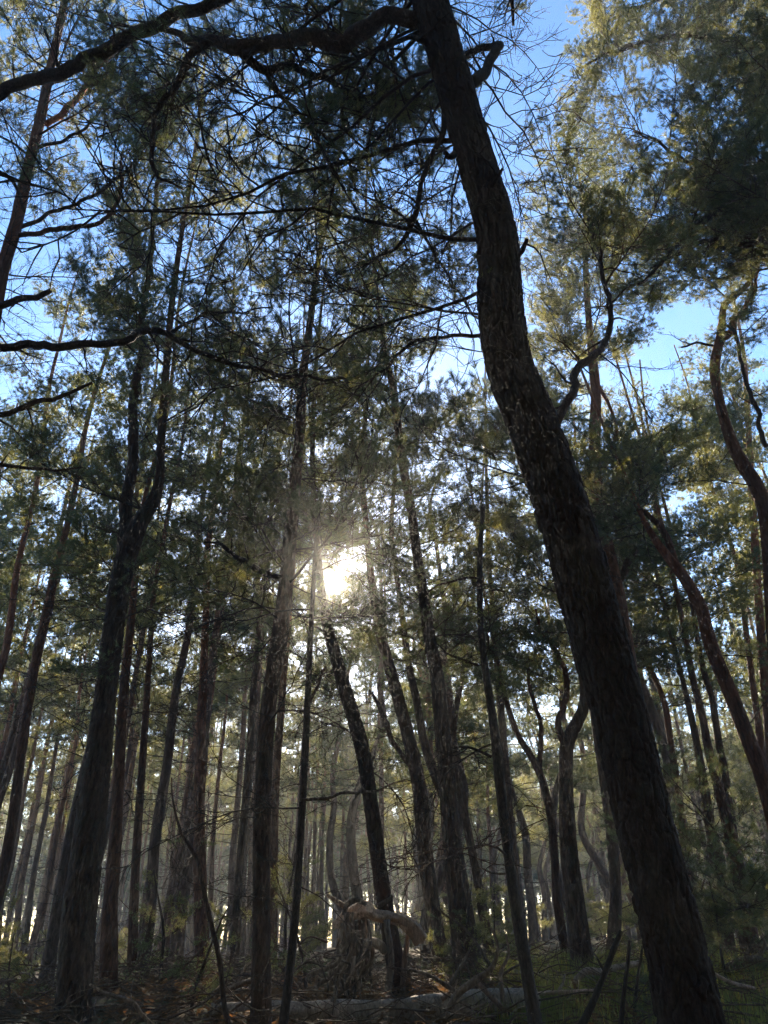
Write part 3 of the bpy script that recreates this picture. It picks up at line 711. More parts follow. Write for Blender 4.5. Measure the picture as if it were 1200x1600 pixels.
for k, (lab, D, tr, H, rows) in enumerate([
    ('thin rust-coloured pine just right of the big leaning trunk, curving at its top', 15, [(1080, 1500, 15), (1070, 1330, 13), (1058, 1225, 11), (1053, 1192, 10), (1046, 1148, 10), (1042, 1116, 10), (1033, 1083, 9), (1022, 1057, 9), (1007, 1032, 8), (990, 1005, 7), (982, 985, 6)], 12.5, (1010, 680)),
    ('grey-footed pine at right with rusty upper stem, nearer of the parallel pair', 13, [(1177, 1500, 29), (1157, 1380, 25), (1140, 1300, 20), (1120, 1221, 16), (1107, 1170, 14), (1099, 1127, 12), (1090, 1089, 11), (1081, 1054, 11), (1070, 990, 9), (1058, 930, 8)], 12.5, (950, 640)),
    ('rust-red slender pine, right one of the parallel pair at right', 14, [(1168, 1500, 18), (1150, 1340, 15), (1136, 1238, 13), (1132, 1203, 12), (1125, 1170, 11), (1118, 1127, 11), (1112, 1089, 10), (1101, 1054, 9), (1090, 1000, 8), (1080, 940, 7)], 13.5, (980, 620)),
    ('dark pine trunk low at right under the hanging green sprays', 14, [(1142, 1500, 23), (1121, 1360, 19), (1108, 1280, 16), (1096, 1200, 13), (1080, 1120, 10), (1066, 1060, 8)], 12, (1080, 760)),
    ('slender pine near the right edge behind the slanting orange one', 17, [(1230, 1400, 14), (1195, 1200, 12), (1178, 1080, 10), (1165, 980, 9), (1155, 900, 7)], 15.5, (920, 600)),
    ('straight brown pine left of the low-forking pine, standing in hazy light', 19, [(815, 1500, 15), (802, 1350, 14), (790, 1200, 13), (778, 1050, 11), (770, 950, 9)], 16, (1000, 700)),
    ('pale hazy pine between the light shaft pair and the slim dead pine', 20, [(765, 1490, 15), (745, 1370, 14), (722, 1250, 13), (708, 1170, 12), (712, 1110, 10), (722, 1060, 8)], 14.5, (1130, 800)),
    ('dark red pine standing between the grey trunk and the stout forked one', 15, [(318, 1500, 22), (312, 1350, 21), (312, 1200, 17), (318, 1050, 13), (322, 950, 11)], 16.5, (1000, 540)),
    ('slim pine with dead twigs halfway between the two left foreground trunks', 14, [(205, 1530, 15), (212, 1350, 14), (222, 1200, 12), (232, 1050, 10), (240, 930, 8)], 15, (980, 560)),
    ('narrow brown pine just left of the straight grey trunk', 17, [(365, 1510, 14), (375, 1350, 13), (388, 1200, 12), (398, 1050, 10), (410, 930, 8)], 17, (980, 600)),
    ('straight thin pine immediately right of the big leaning trunk foot', 18, [(960, 1500, 21), (962, 1400, 19), (955, 1300, 17), (940, 1200, 14), (925, 1100, 12)], 15, (1080, 760))]):
    t = make_tree('pine_tree', lab, const(D, tr), H, 'traced pines', BARK_RED if k in (0, 1, 2, 4, 7, 8) else BARK)
    boughs(t, 27, rows, (1.3, 2.6), ['live', 'live', 'sparse'], 1)
    boughs(t, 9, (rows[0] + 250, rows[0]), (.7, 1.6), 'dead', 1)
    if k in (1, 3):
        for px, py in ((1100, 1260), (1130, 1290), (1080, 1230), (1150, 1320), (1120, 1350), (1060, 1280), (1170, 1270)):
            bough_to(t, px, py, D - U(.5, 2.5), 'sparse', spread=.2, over=1.0)
for t_, n_, rows_, len_, k_, lod_ in ((T2, 6, (800, 400), (1.4, 2.4), ['live', 'sparse'], 0), (T3, 6, (1050, 700), (1.2, 2.2), ['sparse', 'live'], 0), (T7, 5, (1000, 560), (1.4, 2.6), ['sparse', 'live'], 0),
        (T9, 12, (1050, 700), (1.2, 2.2), ['sparse', 'live'], 0), (T10, 8, (1050, 700), (1.4, 2.4), ['live', 'sparse'], 1), (T11, 14, (1000, 560), (1.3, 2.4), ['live', 'sparse'], 0), (T4, 3, (900, 640), (1.4, 2.4), ['live', 'sparse'], 1),
        (T5, 5, (950, 700), (1.4, 2.4), ['live', 'sparse'], 1), (T7b, 6, (1000, 700), (1.4, 2.4), ['live', 'sparse'], 1), (T13, 10, (1080, 800), (1.2, 2.2), ['live', 'sparse'], 0), (T14, 10, (850, 560), (1.3, 2.2), ['live', 'sparse'], 0)):
    boughs(t_, n_, rows_, len_, k_, lod_, taper=False)
for t_, n_, rows_ in ((T2, 10, (1000, 300)), (T7, 14, (1200, 400)), (T8, 8, (1300, 800)), (T11, 10, (1250, 650)), (T9, 6, (1300, 1000)), (T6, 10, (450, 0)), (T3, 8, (1250, 800)), (T14, 8, (900, 450)), (T12, 6, (1400, 900)), (T6, 14, (500, -50)), (T2, 14, (700, 150)), (T7, 12, (700, 250)), (T11, 8, (700, 450))):
    boughs(t_, n_, rows_, (.7, 2.0), 'dead', 0, taper=False, pitch=(-.3, .5))
# the pine beyond the left edge whose dead limbs reach in
T0 = make_tree('pine_tree', 'pine beyond the left edge whose bare black limbs reach across', const(4.6, [
    (-330, 1500, 80), (-300, 1000, 70), (-270, 500, 60), (-250, 100, 48)]), 12, 'traced pines', BARK)
limb(T0, [(-285, 600, 24, 4.6), (-150, 548, 17, 4.7), (0, 540, 13, 4.8), (60, 540, 13, 4.85), (160, 540, 12, 4.95), (215, 525, 11, 5.0), (250, 519, 10, 5.1), (300, 545, 8, 5.2), (380, 575, 6.5, 5.3),
          (450, 587, 6, 5.4), (520, 595, 5, 5.5), (575, 575, 4, 5.6), (610, 555, 2.5, 5.7)], TWIG, tufts=(10, ['dead', 'dead', 'sparse'], (.3, .9), .35))
limb(T0, [(-280, 560, 20, 4.6), (-120, 510, 13, 4.7), (0, 478, 11, 4.8), (45, 468, 10, 4.85), (82, 455, 8, 4.9)], TWIG, tufts=(2, 'dead', (.3, .6), .5))
limb(T0, [(-290, 700, 18, 4.6), (-100, 670, 11, 4.8), (0, 645, 9, 4.9), (60, 631, 8, 5.0), (152, 604, 4, 5.1)], TWIG, tufts=(3, 'dead', (.3, .6), .5))
limb(T0, [(-285, 790, 14, 4.6), (-100, 735, 9, 4.9), (0, 722, 6, 5.1), (60, 735, 5, 5.3), (130, 734, 3, 5.5)], TWIG, tufts=(4, ['dead', 'sparse'], (.4, .8), .5))
limb(T0, [(-265, 330, 18, 4.6), (-120, 300, 11, 4.8), (0, 270, 6, 5.1), (40, 330, 4, 5.3)], TWIG, tufts=(4, ['dead', 'sparse'], (.5, .9), .5))
limb(T0, [(270, 519, 6, 5.12), (300, 500, 4, 5.2), (345, 490, 3, 5.3), (420, 480, 2.5, 5.4)], TWIG, tufts=(4, ['dead', 'sparse'], (.3, .6), .3))

# ------------------------------------------------------------------ the wood behind
def far_crown(seed, broad, H):
    mb = MB(); n = 17 if broad > .42 else 24
    for i in range(n):
        f = (i + U(0, 1)) / n
        z = H * (broad + (1 - broad) * f); a = i * 2.4 + U(-.5, .5); pt = U(-.15, .5)
        L = U(1.6, 2.8) * (1 - .55 * f) * 1.1
        d = np.array([math.cos(a) * math.cos(pt), math.sin(a) * math.cos(pt), math.sin(pt)])
        x = d; y = unit(np.cross((0, 0, 1), x)); zz = np.cross(x, y)
        M = np.eye(4); M[:3, :3] = np.stack([x, y, zz], 1) * (L / 2.2); M[:3, 3] = (0, 0, z)
        mb.addmb(FARB[int(RS.integers(len(FARB)))], M)
    return mb
FARB = [make_bough('live' if i % 3 else 'sparse', 2.2, 2) for i in range(10)]
def far_trunk(H, r, crook):
    z = np.linspace(-.3, H, 12); w = np.cumsum(RS.normal(size=(12, 2)) * crook, 0); w[:2] = 0
    pts = np.column_stack([w[:, 0], w[:, 1], z]); rr = np.linspace(r, .03, 12); rr[0] *= 1.3
    mb = MB(); tube(mb, *resample(pts, rr, .4), 9, 0)
    return mb
def twig_set(H, broad):
    mb = MB()
    for i in range(26):
        z = U(.06, broad + .05) * H; a = U(0, 6.28)
        c = curve((0, 0, z), (math.cos(a), math.sin(a), U(-.3, .4)), U(.5, 1.8), 6, .18)
        tube(mb, c, np.linspace(.014, .004, 6), 3, 0, cap=False)
        for _ in range(3):
            k = int(RS.integers(1, 5)); tube(mb, curve(c[k], unit(RS.normal(size=3)), U(.2, .5), 4, .2), np.linspace(.006, .003, 4), 3, 0, cap=False)
    return mb
FAR = []
for i in range(8):
    straight = i < 5
    H = 16.0 if straight else 13.0
    br = (.5 if straight else .32) + U(-.05, .05)
    FAR.append((H, far_trunk(H, .13 if straight else .16, .05 if straight else .24).mesh('far_trunk', [BARK_FAR]),
                far_crown(i, br, H).mesh('far_crown', [TWIG, NEEDLE if i % 2 else NEEDLE_Y], False),
                twig_set(H, br).mesh('far_twigs', [TWIG])))
spots = []
tries = 0
taken = [np.array(o.location[:2]) for o in COL.objects if o.type == 'EMPTY']
while len(spots) < 285 and tries < 60000:
    tries += 1
    D = 16 + 62 * U(0, 1)
    x = U(-.66, .66) * D
    left = x < -.06 * D
    gap = (1.3 if left else 1.75) * (1 + D / 60) * (1 if D < 26 else .78)
    if abs(x - SUN[0] / SUN[1] * D) < .8 and D < 44: continue
    if any(in_gap((x + a_, D, z_)) for z_ in (10, 12, 14, 16, 17.5) for a_ in (-.8, 0, .8)): continue
    p = np.array([x, D])
    if any(np.hypot(*(p - q)) < gap for q in taken): continue
    taken.append(p); spots.append((x, D, left))
LABS = {(True, 0): 'thin straight brown pine in the close-ranked stand behind the left trunks',
        (True, 1): 'pale hazy pine trunk far back in the close-ranked stand at left',
        (False, 0): 'slender pine in the open wood behind the light shaft',
        (False, 1): 'pale hazy pine far back in the open wood at right'}
GRP = {(True, 0): 'stand behind the left trunks', (True, 1): 'far stand at left', (False, 0): 'open wood at right', (False, 1): 'far open wood at right'}
def px_of(p):
    q = np.asarray(p) - EYE; return 600 + F * q[0] / depth(p)
NEAR = [(T, px_of(T.pts[int(np.argmin(np.abs(T.pts[:, 2] - 2.6)))]), T.o['label']) for T in TREES]
SHORT = {}
for T, x_, lab in NEAR:
    SHORT[id(T)] = lab.split(',')[0].split(' with ')[0].split(' rising ')[0].split(' crossing ')[0].split(' beside ')[0].split(' close behind ')[0].split(' behind ')[0].split(' just ')[0].split(' at lower ')[0]
own = {}
for i, (x, D, left) in enumerate(spots):
    if D > 30: continue
    px = px_of((x, D, 2.6)); best = None
    for T, x_, lab in NEAR:
        if 0 < x_ < 1200 and (best is None or abs(px - x_) < abs(px - best[1])): best = (T, x_)
    if best is None or abs(px - best[1]) > 45 or not 5 < px < 1195: continue
    key = (id(best[0]), px > best[1])
    if key not in own or D < spots[own[key][0]][1]: own[key] = (i, '%s pine standing back, seen just %s of the %s' % ('thin straight' if left else 'slender', 'right' if px > best[1] else 'left', SHORT[id(best[0])]))
own = {i: ' '.join(t.split()[:16]) for i, t in own.values()}
for k, (x, D, left) in enumerate(spots):
    v = FAR[int(RS.integers(0, 5)) if left or U(0, 1) < .3 else int(RS.integers(5, 8))]
    key = (left, int(D > 42))
    e = bpy.data.objects.new('pine_tree', None); COL.objects.link(e)
    e.location = (x, D, float(ground_z(x, D))); e.rotation_euler = (U(-.03, .03), U(-.03, .03), U(0, 6.28)); s = U(.85, 1.2); e.scale = (s, s, s)
    tag(e, own.get(k, LABS[key]), 'pine tree', GRP[key])
    link('trunk', v[1], e); link('crown', v[2], e)
    if D < 45: tag(link('dead_twigs', v[3], e), kind='stuff')
# beyond: one mass of trees
mb = MB()
for i in range(860):
    if i < 520: D = U(80, 135); x = U(-.75, .75) * D
    else:
        D = U(-32, 6); x = U(-30, 30)
        if D > -4.5 and abs(x) < 9: continue
    s = U(.9, 1.3); H = 16 * s; gz = float(ground_z(x, D))
    tube(mb, [(x, D, gz - .2), (x + U(-.3, .3), D, gz + H * .5), (x + U(-.4, .4), D, gz + H)], [.16, .11, .04], 5, 0, cap=False)
    lo = .02 if i < 150 else .3; n = 170; f = U(0, 1, n); a = U(0, 6.28, n); r = (2.6 * (1 - f * .75)) * np.sqrt(U(0, 1, n))
    pos = np.column_stack([x + np.cos(a) * r, D + np.sin(a) * r, gz + H * (lo + (1 - lo) * f)])
    dr = np.column_stack([np.cos(a), np.sin(a), U(-.2, .8, n)])
    needles(mb, pos, dr, 4, .75, .24, .5, 1)
tag(link('far_wood', mb.mesh('far_wood', [BARK_FAR, NEEDLE], False)), 'hazy mass of distant pines closing the wood all round', 'woodland', kind='stuff')

# ------------------------------------------------------------------ dead wood
def thing(name, label, cat, base, group=None):
    T = Tree(); T.n = 0; T.limbs = []; T.base = np.asarray(base, float)
    T.o = bpy.data.objects.new(name, None); COL.objects.link(T.o); T.o.location = T.base
    tag(T.o, label, cat, group); return T
def gp(px, py, D):
    p = P(px, py, D); return np.array([p[0], p[1], float(ground_z(p[0], p[1]))])
def solid(T, name, trace, m, sides=18, amp=.012, cell=.06, step=.035):
    pts, rad = [], []
    for px, py, w, D in trace:
        p = P(px, py, D); pts.append(p); rad.append(w * depth(p) / F / 2)
    rp, rr = resample(pts, rad, step)
    k = int(RS.integers(99))
    tw = np.linspace(0, 5, len(rp))[:, None]; a = np.linspace(0, 2 * np.pi, sides, endpoint=False)[None]
    d = amp * (np.sin(a * 3 + tw + k) * .5 + np.sin(a * 5 - tw * .7) * .35 + (vnoise(a * 3 + tw * 0, tw * 3 + k) - .5)) * np.clip(rr / rr.max(), .2, 1)[:, None]
    mb = MB(); tube(mb, rp - T.base, rr, sides, 0, disp=d)
    return link(name, mb.mesh(name, [m]), T.o)

SD = 10.2
S = thing('uprooted_stump', 'twisted grey uprooted stump with an arching limb and hanging roots', 'stump', gp(560, 1560, SD))
solid(S, 'arching_limb', const(SD, [(521, 1447, 9), (534, 1440, 15), (550, 1430, 20), (568, 1421, 24), (586, 1430, 18), (610, 1434, 16), (630, 1439, 18), (648, 1453, 21), (659, 1470, 22)]), DEAD_PALE, 24, .03)
solid(S, 'root_plate', const(SD + .1, [(563, 1420, 14), (562, 1440, 18), (556, 1475, 14), (548, 1510, 12), (541, 1545, 13), (536, 1575, 16)]), DEAD, 40, .09)
solid(S, 'branch', const(SD - .15, [(604, 1437, 10), (606, 1456, 9), (610, 1476, 9), (611, 1504, 10), (608, 1530, 10), (604, 1562, 11)]), DEAD_PALE, 14, .012)
solid(S, 'branch', const(SD - .1, [(566, 1474, 9), (575, 1472, 12), (586, 1472, 13), (596, 1478, 13), (602, 1489, 11)]), DEAD_PALE, 14, .01)
solid(S, 'branch', const(SD, [(511, 1398, 5), (524, 1407, 7), (540, 1418, 9)]), DEAD, 10, .006)
solid(S, 'branch', const(SD - .2, [(538, 1430, 7), (541, 1416, 8), (549, 1408, 8), (560, 1406, 8), (572, 1413, 7)]), DEAD, 12, .006)
solid(S, 'branch', const(SD + .2, [(636, 1440, 8), (637, 1462, 8), (633, 1500, 9), (628, 1555, 9)]), DEAD, 12, .006)
solid(S, 'branch', const(SD, [(588, 1417, 8), (600, 1410, 7), (614, 1401, 5)]), DEAD, 10, .006)
for i in range(26):
    x0 = U(526, 578); y0 = U(1425, 1500); x1 = x0 + U(-46, 16); D = SD + U(-.35, .3)
    y1 = U(1535, 1572)
    solid(S, 'root', const(D, [(x0, y0, U(4, 9)), (x0 + U(-14, 6), y0 * .6 + y1 * .4, U(5, 9)), (x1 + U(-6, 6), y0 * .25 + y1 * .75, U(4, 7)), (x1, y1, U(2, 4))]), DEAD if i % 3 else TWIG, 9, .008)
for i in range(14):
    x0 = U(500, 560); y0 = U(1470, 1540); D = SD + U(-.6, .2); x1 = x0 + U(-70, 60)
    solid(S, 'root', const(D, [(x0, y0, U(2.5, 5)), ((x0 + x1) / 2, y0 + U(-14, 20), U(2.5, 4)), (x1, y0 + U(-20, 40), 1.5)]), TWIG, 7, .003)

LD = 9.2
def log_thing(label, trace, m, name='fallen_log', cat='log', sides=26, amp=.016):
    p0 = P(*trace[len(trace) // 2][:2], trace[len(trace) // 2][3])
    T = thing(name, label, cat, [p0[0], p0[1], float(ground_z(p0[0], p0[1]))])
    solid(T, 'trunk', trace, m, sides, amp); return T
Lg = log_thing('long pale fallen trunk lying across the ground before the twisted stump', const(LD, [
    (330, 1580, 22), (420, 1578, 27), (480, 1581, 30), (540, 1580, 34), (600, 1583, 37), (650, 1579, 41), (700, 1574, 39), (760, 1566, 34), (840, 1562, 28)]), DEAD_PALE)
for tr in (const(LD - .1, [(520, 1566, 9), (524, 1552, 6), (520, 1540, 3)]), const(LD - .1, [(690, 1562, 8), (706, 1548, 5), (715, 1530, 2.5)])):
    solid(Lg, 'branch_stub', tr, DEAD, 8, .004)
BR = [
 ('forked bare branch lying beyond the right end of the fallen trunk', 8.6, [[(676, 1608, 10), (700, 1580, 11), (715, 1553, 12), (742, 1532, 11), (768, 1512, 8), (778, 1480, 5), (768, 1450, 3)],
     [(715, 1553, 9), (690, 1535, 6), (660, 1520, 5), (612, 1512, 3)], [(742, 1532, 8), (770, 1560, 8), (790, 1580, 9)], [(768, 1512, 6), (730, 1455, 4), (690, 1425, 3), (683, 1412, 2)], [(700, 1545, 6), (725, 1500, 4), (735, 1480, 2)]]),
 ('pale arched dead branch on the ground left of the big leaning trunk', 10.5, [[(892, 1545, 7), (903, 1528, 9), (918, 1517, 10), (940, 1519, 10), (962, 1512, 9), (1000, 1505, 9)]]),
 ('brown fallen pole lying behind the pale arched branch', 11.5, [[(800, 1520, 10), (840, 1525, 12), (880, 1530, 12), (930, 1528, 10)]]),
 ('thin pale fallen branch lying in front of the pale arched one', 9.5, [[(815, 1556, 5), (860, 1551, 6), (900, 1550, 7), (930, 1548, 5)], [(870, 1551, 4), (880, 1535, 3), (883, 1522, 2)]]),
 ('dark pole leaning out of the ground left of the big trunk foot', 6.8, [[(903, 1612, 10), (925, 1570, 10), (945, 1520, 9), (958, 1485, 8), (970, 1455, 7)], [(945, 1520, 4), (935, 1500, 3), (928, 1490, 2)]]),
 ('short dark upright stick beside the big trunk foot', 7.0, [[(968, 1615, 7), (973, 1570, 6.5), (978, 1530, 6), (984, 1470, 5)], [(977, 1540, 3), (992, 1548, 2.5), (1000, 1547, 2)]]),
 ('bleached fallen branch lying in the grass right of the big trunk', 9.0, [[(1105, 1513, 4), (1125, 1527, 5), (1150, 1538, 6), (1180, 1545, 5)]]),
 ('dead branch with crooked twigs lying at the bottom left', 7.6, [[(140, 1538, 3), (165, 1552, 5), (205, 1565, 6), (222, 1585, 6), (240, 1604, 7)], [(205, 1565, 4), (180, 1575, 3)]]),
 ('grey crossed branch in the brush pile left of the fallen trunk end', 9.8, [[(330, 1560, 8), (370, 1540, 8), (400, 1532, 6), (450, 1545, 4)], [(370, 1540, 4), (382, 1512, 3), (395, 1500, 2)]]),
 ('broken branch standing up in the bracken right of the fallen trunk', 9.0, [[(790, 1590, 9), (785, 1555, 8), (783, 1520, 6), (795, 1490, 4), (790, 1460, 2)], [(783, 1525, 4), (805, 1510, 3), (820, 1505, 2)]]),
 ('tangled root and branch heap right of the big trunk in shade', 11.5, [[(1130, 1515, 10), (1155, 1505, 14), (1180, 1500, 14), (1215, 1510, 12)], [(1160, 1505, 6), (1172, 1480, 5), (1180, 1462, 3)], [(1180, 1500, 7), (1195, 1478, 5), (1190, 1462, 3)]])]
for lab, D, trs in BR:
    mid = trs[0][len(trs[0]) // 2]
    T = thing('fallen_branch' if 'pole' not in lab and 'stick' not in lab else 'leaning_pole', lab, 'branch', gp(mid[0], mid[1], D))
    m = DEAD_PALE if ('pale' in lab or 'bleached' in lab) else (TWIG if 'dark' in lab else DEAD)
    for i, tr in enumerate(trs):
        tr2 = [(x, y, w, D + .12 * i) for x, y, w in tr]
        solid(T, 'stem' if i == 0 else 'side_branch', tr2, m, 12, .006)
# bent dead stem with one green sprig
B = thing('bent_sapling', 'bent thin dying sapling with one green sprig, left of the grey trunk', 'sapling', gp(357, 1600, 7))
o = solid(B, 'stem', const(7, [(360, 1640, 10), (357, 1600, 9), (350, 1567, 8), (343, 1500, 7.5), (330, 1443, 7), (317, 1383, 6), (307, 1340, 5.5), (283, 1300, 4.5), (270, 1250, 3.5), (268, 1215, 2)]), TWIG, 10, .004)
B.pts = None
for px, py, dx, dy, L, k in ((297, 1325, -.6, .3, .22, 'sparse'), (300, 1330, .5, .25, .2, 'sparse'), (270, 1240, -1, .1, .5, 'dead'), (318, 1385, -1, .3, .4, 'dead'), (318, 1385, 1, .4, .55, 'dead'),
                              (330, 1445, 1, .5, .5, 'dead'), (343, 1500, -1, -.1, .5, 'dead'), (345, 1530, 1, .2, .6, 'dead'), (285, 1305, .9, .5, .4, 'dead'), (268, 1220, .7, .5, .4, 'dead')):
    place_bough(B, P(px, py, 7), (dx, U(-.4, .4), dy), L, k)

# ------------------------------------------------------------------ young pines and undergrowth
def young_pine(px, py, D, h, label, n=10, spread=.45):
    b = gp(px, py, D)
    T = thing('young_pine', label, 'young pine', b, 'young pines in the undergrowth')
    pts = curve(b - [0, 0, .05], (U(-.15, .15), U(-.1, .1), 1), h, 8, .08); mb = MB(); tube(mb, pts - b, np.linspace(.018, .006, 8) * h, 7, 0)
    link('trunk', mb.mesh('trunk', [TWIG]), T.o)
    for i in range(n):
        f = .15 + .85 * (i + U(0, 1)) / n; p = pts[min(7, int(f * 7))]; a = i * 2.4
        place_bough(T, p, (math.cos(a), math.sin(a), U(.0, .6)), h * spread * (1.15 - .7 * f), 'live' if i % 3 == 0 else 'sparse')
for a in ((735, 1540, 11, 1.1, 'small young pine catching light right of the twisted stump'), (690, 1530, 13, 1.0, 'small young pine behind the end of the arching limb'),
          (480, 1540, 11, 1.5, 'bushy young pine left of the twisted stump'), (440, 1540, 13, 1.8, 'young pine between the grey trunk and the dead stem'),
          (975, 1520, 9, 1.2, 'young pine close by the big leaning trunk, left side'), (1090, 1500, 12, 1.4, 'taller young pine right of the big leaning trunk'),
          (1130, 1510, 11, 1.2, 'young pine with light sprays near the right edge'), (1185, 1500, 13, 1.3, 'young pine at the right edge of the undergrowth'),
          (250, 1560, 11, 1.5, 'shaded young pine between the left trunks'), (300, 1560, 9.5, 1.1, 'low shaded young pine behind the bent sapling'),
          (15, 1590, 10, .8, 'dark low young pine in the bottom left corner'), (200, 1560, 14, 1.3, 'small shaded young pine behind the slim red-barked trunk')):
    young_pine(*a[:4], a[4])

def young_mesh(i):
    mb = MB(); h = 2.0
    pts = curve((0, 0, -.05), (U(-.15, .15), U(-.1, .1), 1), h, 8, .08); tr = MB(); tube(tr, pts, np.linspace(.03, .008, 8), 7, 0)
    for k in range(15):
        f = .12 + .85 * (k + U(0, 1)) / 15; p = pts[min(7, int(f * 7))]; a = k * 2.4; d = unit((math.cos(a), math.sin(a), U(0, .6)))
        y = unit(np.cross((0, 0, 1), d)); M = np.eye(4); M[:3, :3] = np.stack([d, y, np.cross(d, y)], 1) * (h * .5 * (1.15 - .7 * f) / 2.2); M[:3, 3] = p
        mb.addmb(FARB[int(RS.integers(len(FARB)))], M)
    return tr.mesh('young_trunk', [TWIG]), mb.mesh('young_crown', [TWIG, NEEDLE_Y], False)
YM = [young_mesh(i) for i in range(4)]
for i in range(44):
    D = U(16, 48); x = U(-.6, .6) * D
    if x < 0 and U(0, 1) < .45: x = -x
    e = bpy.data.objects.new('young_pine', None); COL.objects.link(e); s_ = U(.6, 1.4)
    e.location = (x, D, float(ground_z(x, D))); e.rotation_euler = (0, 0, U(0, 6.28)); e.scale = (s_, s_, s_)
    tag(e, 'bushy young pine in the undergrowth of the %s wood' % ('left' if x < 0 else 'right'), 'young pine', 'undergrowth pines at %s' % ('left' if x < 0 else 'right'))
    a = YM[int(RS.integers(4))]; link('trunk', a[0], e); link('crown', a[1], e)

def blades(n, xr, yr, h, w, m, keep=None, lean=.35, seg=True, name='grass', label=None, clump=.0):
    x = U(*xr, n); y = U(*yr, n)
    if clump:
        k = max(1, n // 60); cx, cy_ = U(*xr, k), U(*yr, k); i = RS.integers(0, k, n)
        x = cx[i] + RS.normal(size=n) * clump; y = cy_[i] + RS.normal(size=n) * clump
    if keep is not None:
        s = keep(x, y); x, y = x[s], y[s]; n = len(x)
    z = ground_z(x, y) - .02
    b = np.column_stack([x, y, z]); a = U(0, 6.28, n); hh = U(.4, 1.1, n) * h
    ln = U(.1, 1, n) * lean
    mid = b + np.column_stack([np.cos(a) * ln * hh * .35, np.sin(a) * ln * hh * .35, hh * .6])
    tip = b + np.column_stack([np.cos(a) * ln * hh * 1.2, np.sin(a) * ln * hh * 1.2, hh * (1 - .3 * ln)])
    sa = U(0, 6.28, n); sd = np.column_stack([np.cos(sa), np.sin(sa), 0 * sa]) * w / 2
    V = np.stack([b - sd, b + sd, mid + sd * .7, mid - sd * .7, tip], 1).reshape(-1, 3)
    k = np.arange(n)[:, None] * 5
    mb = MB(); mb.add(V, k + np.array([[0, 1, 2, 3]]), k + np.array([[3, 2, 4]]))
    tag(link(name, mb.mesh(name, [m], False)), label, 'grass' if m is GRASS else 'undergrowth', kind='stuff')
blades(30000, (.8, 8), (8, 16), .34, .007, GRASS, keep=lambda x, y: vnoise(x * .9 + 4, y * .9) > .38, name='grass', label='sunlit green grass tufts on the ground at the bottom right', clump=.16)
blades(9000, (-9, -3.4), (11, 24), .22, .008, GRASS, keep=lambda x, y: vnoise(x * .5 + 4, y * .5 + 8) > .45, name='grass', label='bright grass strip on the ground at the bottom left', clump=.2)
def fronds(n, xr, yr, label, size=(.25, .55)):
    mb = MB()
    for i in range(n):
        x, y = U(*xr), U(*yr); b = np.array([x, y, float(ground_z(x, y)) - .02])
        a = U(0, 6.28); L = U(*size)
        c = curve(b, (math.cos(a) * .6, math.sin(a) * .6, 1), L, 7, .1, up=-.22)
        tube(mb, c, np.linspace(.003, .001, 7), 3, 0, cap=False)
        for j in range(1, 7):
            fw = unit(c[j] - c[j - 1]); lt = unit(np.cross(fw, (0, 0, 1)) + 1e-3)
            for s in (-1, 1):
                for q in (0, .5):
                    p = c[j] - (c[j] - c[j - 1]) * q; l = L * .3 * (1.1 - j / 7) * U(.6, 1.2)
                    tip = p + lt * s * l + fw * l * .35 + np.array([0, 0, U(-.35, .1)]) * l
                    mb.add([p, p + fw * .016 + (tip - p) * .3, tip, p - fw * .016 + (tip - p) * .3], [[0, 1, 2, 3]])
    tag(link('bracken', mb.mesh('bracken', [BRACKEN], False)), label, 'undergrowth', kind='stuff')
fronds(420, (-1.6, 2.6), (8, 12), 'dry rust-coloured bracken around the fallen trunk')
fronds(300, (1.5, 7), (8, 14), 'dry brown bracken among the grass at the bottom right', (.2, .4))
fronds(500, (-6, -1), (7, 14), 'dry brown bracken in the shade at the bottom left', (.2, .45))
# fallen twigs
mb = MB()
for i in range(2400):
    y = U(8, 18); x = U(-.5, .55) * y; z = float(ground_z(x, y)); a = U(0, 6.28)
    tube(mb, curve((x, y, z + U(.01, .4) * U(0, 1)), (math.cos(a), math.sin(a), U(-.1, .35)), U(.25, 1.1), 5, .17), np.linspace(U(.005, .012), .003, 5), 4, 0, cap=False)
tag(link('twig_litter', mb.mesh('twig_litter', [LITTER])), 'grey fallen twigs scattered over the forest floor', 'twigs', kind='stuff')

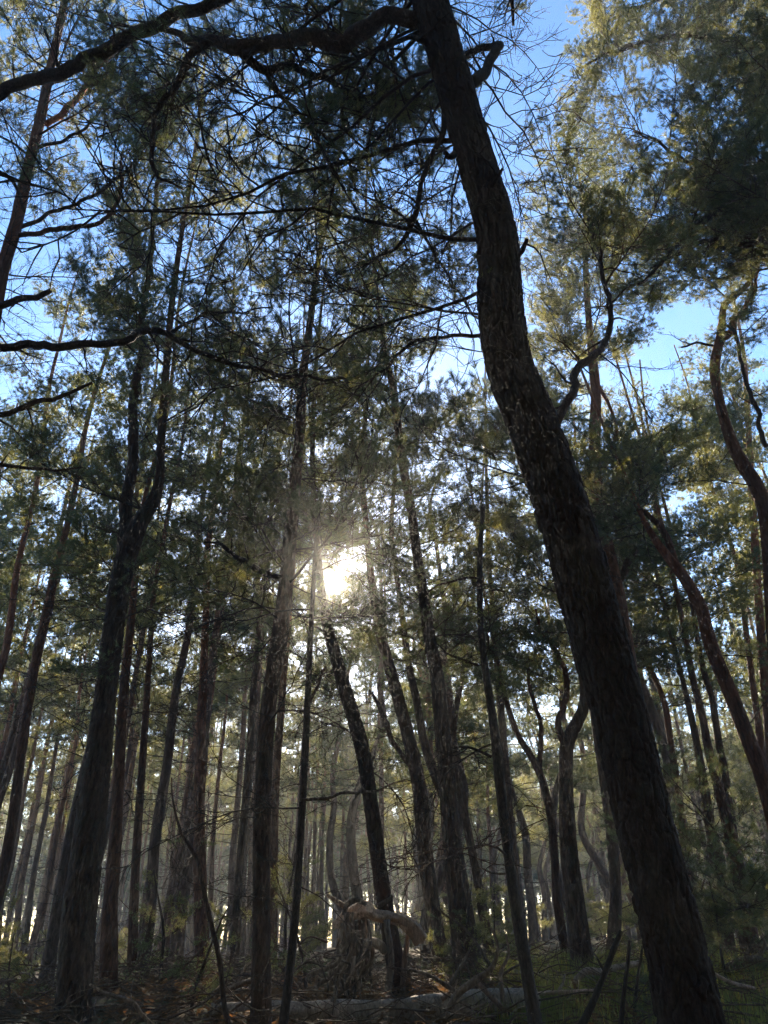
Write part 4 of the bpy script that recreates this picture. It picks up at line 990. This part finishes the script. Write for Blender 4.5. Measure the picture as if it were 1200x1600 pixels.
# ------------------------------------------------------------------ the small gap the sun is seen through
def open_gap():
    vl = bpy.context.view_layer
    u = unit(np.cross(SUN, (0, 0, 1))); v = np.cross(SUN, u)
    for rnd in range(4):
        vl.update(); dg = bpy.context.evaluated_depsgraph_get(); hit_o = set()
        for k in range(36):
            r = math.radians(.27) * math.sqrt(k / 36); a = k * 2.4
            d = Vector(unit(SUN + u * math.tan(r) * math.cos(a) + v * math.tan(r) * math.sin(a))); o = Vector(EYE)
            for _ in range(40):
                h, loc, nn, i, ob, mm = SC.ray_cast(dg, o, d)
                if not h: break
                hit_o.add(ob.name); o = loc + d * .02
        todo = [bpy.data.objects[n] for n in hit_o]
        todo = [o for o in todo if o.name.split('.')[0] in ('needle_bough', 'bare_branch', 'crown', 'dead_twigs')]
        if not todo: break
        moved = set()
        for o in todo:
            if o.name.split('.')[0] in ('needle_bough', 'bare_branch'): bpy.data.objects.remove(o)
            elif o.parent.name not in moved:
                e = o.parent; moved.add(e.name); s_ = 1 if e.location.x > SUN[0] / SUN[1] * e.location.y else -1
                e.location.x += .45 * s_; e.location.z = float(ground_z(e.location.x, e.location.y))
open_gap()

# ------------------------------------------------------------------ air
def haze():
    x0, x1, y0, y1, z0, z1 = -300, 300, -290, 310, -2.0, 21.5
    V = [(x, y, z) for x in (x0, x1) for y in (y0, y1) for z in (z0, z1)]
    me = bpy.data.meshes.new('haze'); me.from_pydata(V, [], [(0, 1, 3, 2), (4, 6, 7, 5), (0, 4, 5, 1), (2, 3, 7, 6), (0, 2, 6, 4), (1, 5, 7, 3)])
    m, n, l = mat('haze_air')
    v = n.new('ShaderNodeVolumePrincipled'); v.inputs['Color'].default_value = (1, .99, .96, 1)
    v.inputs['Density'].default_value = HAZE; v.inputs['Anisotropy'].default_value = .35
    v2 = n.new('ShaderNodeVolumePrincipled'); v2.inputs['Color'].default_value = (1, .97, .9, 1)
    v2.inputs['Density'].default_value = HAZE * .05; v2.inputs['Anisotropy'].default_value = .93
    ad = n.new('ShaderNodeAddShader'); l.new(v.outputs[0], ad.inputs[0]); l.new(v2.outputs[0], ad.inputs[1])
    o = n.new('ShaderNodeOutputMaterial'); l.new(ad.outputs[0], o.inputs['Volume'])
    me.materials.append(m); tag(link('haze', me), kind='stuff')
HAZE = .0021
haze()
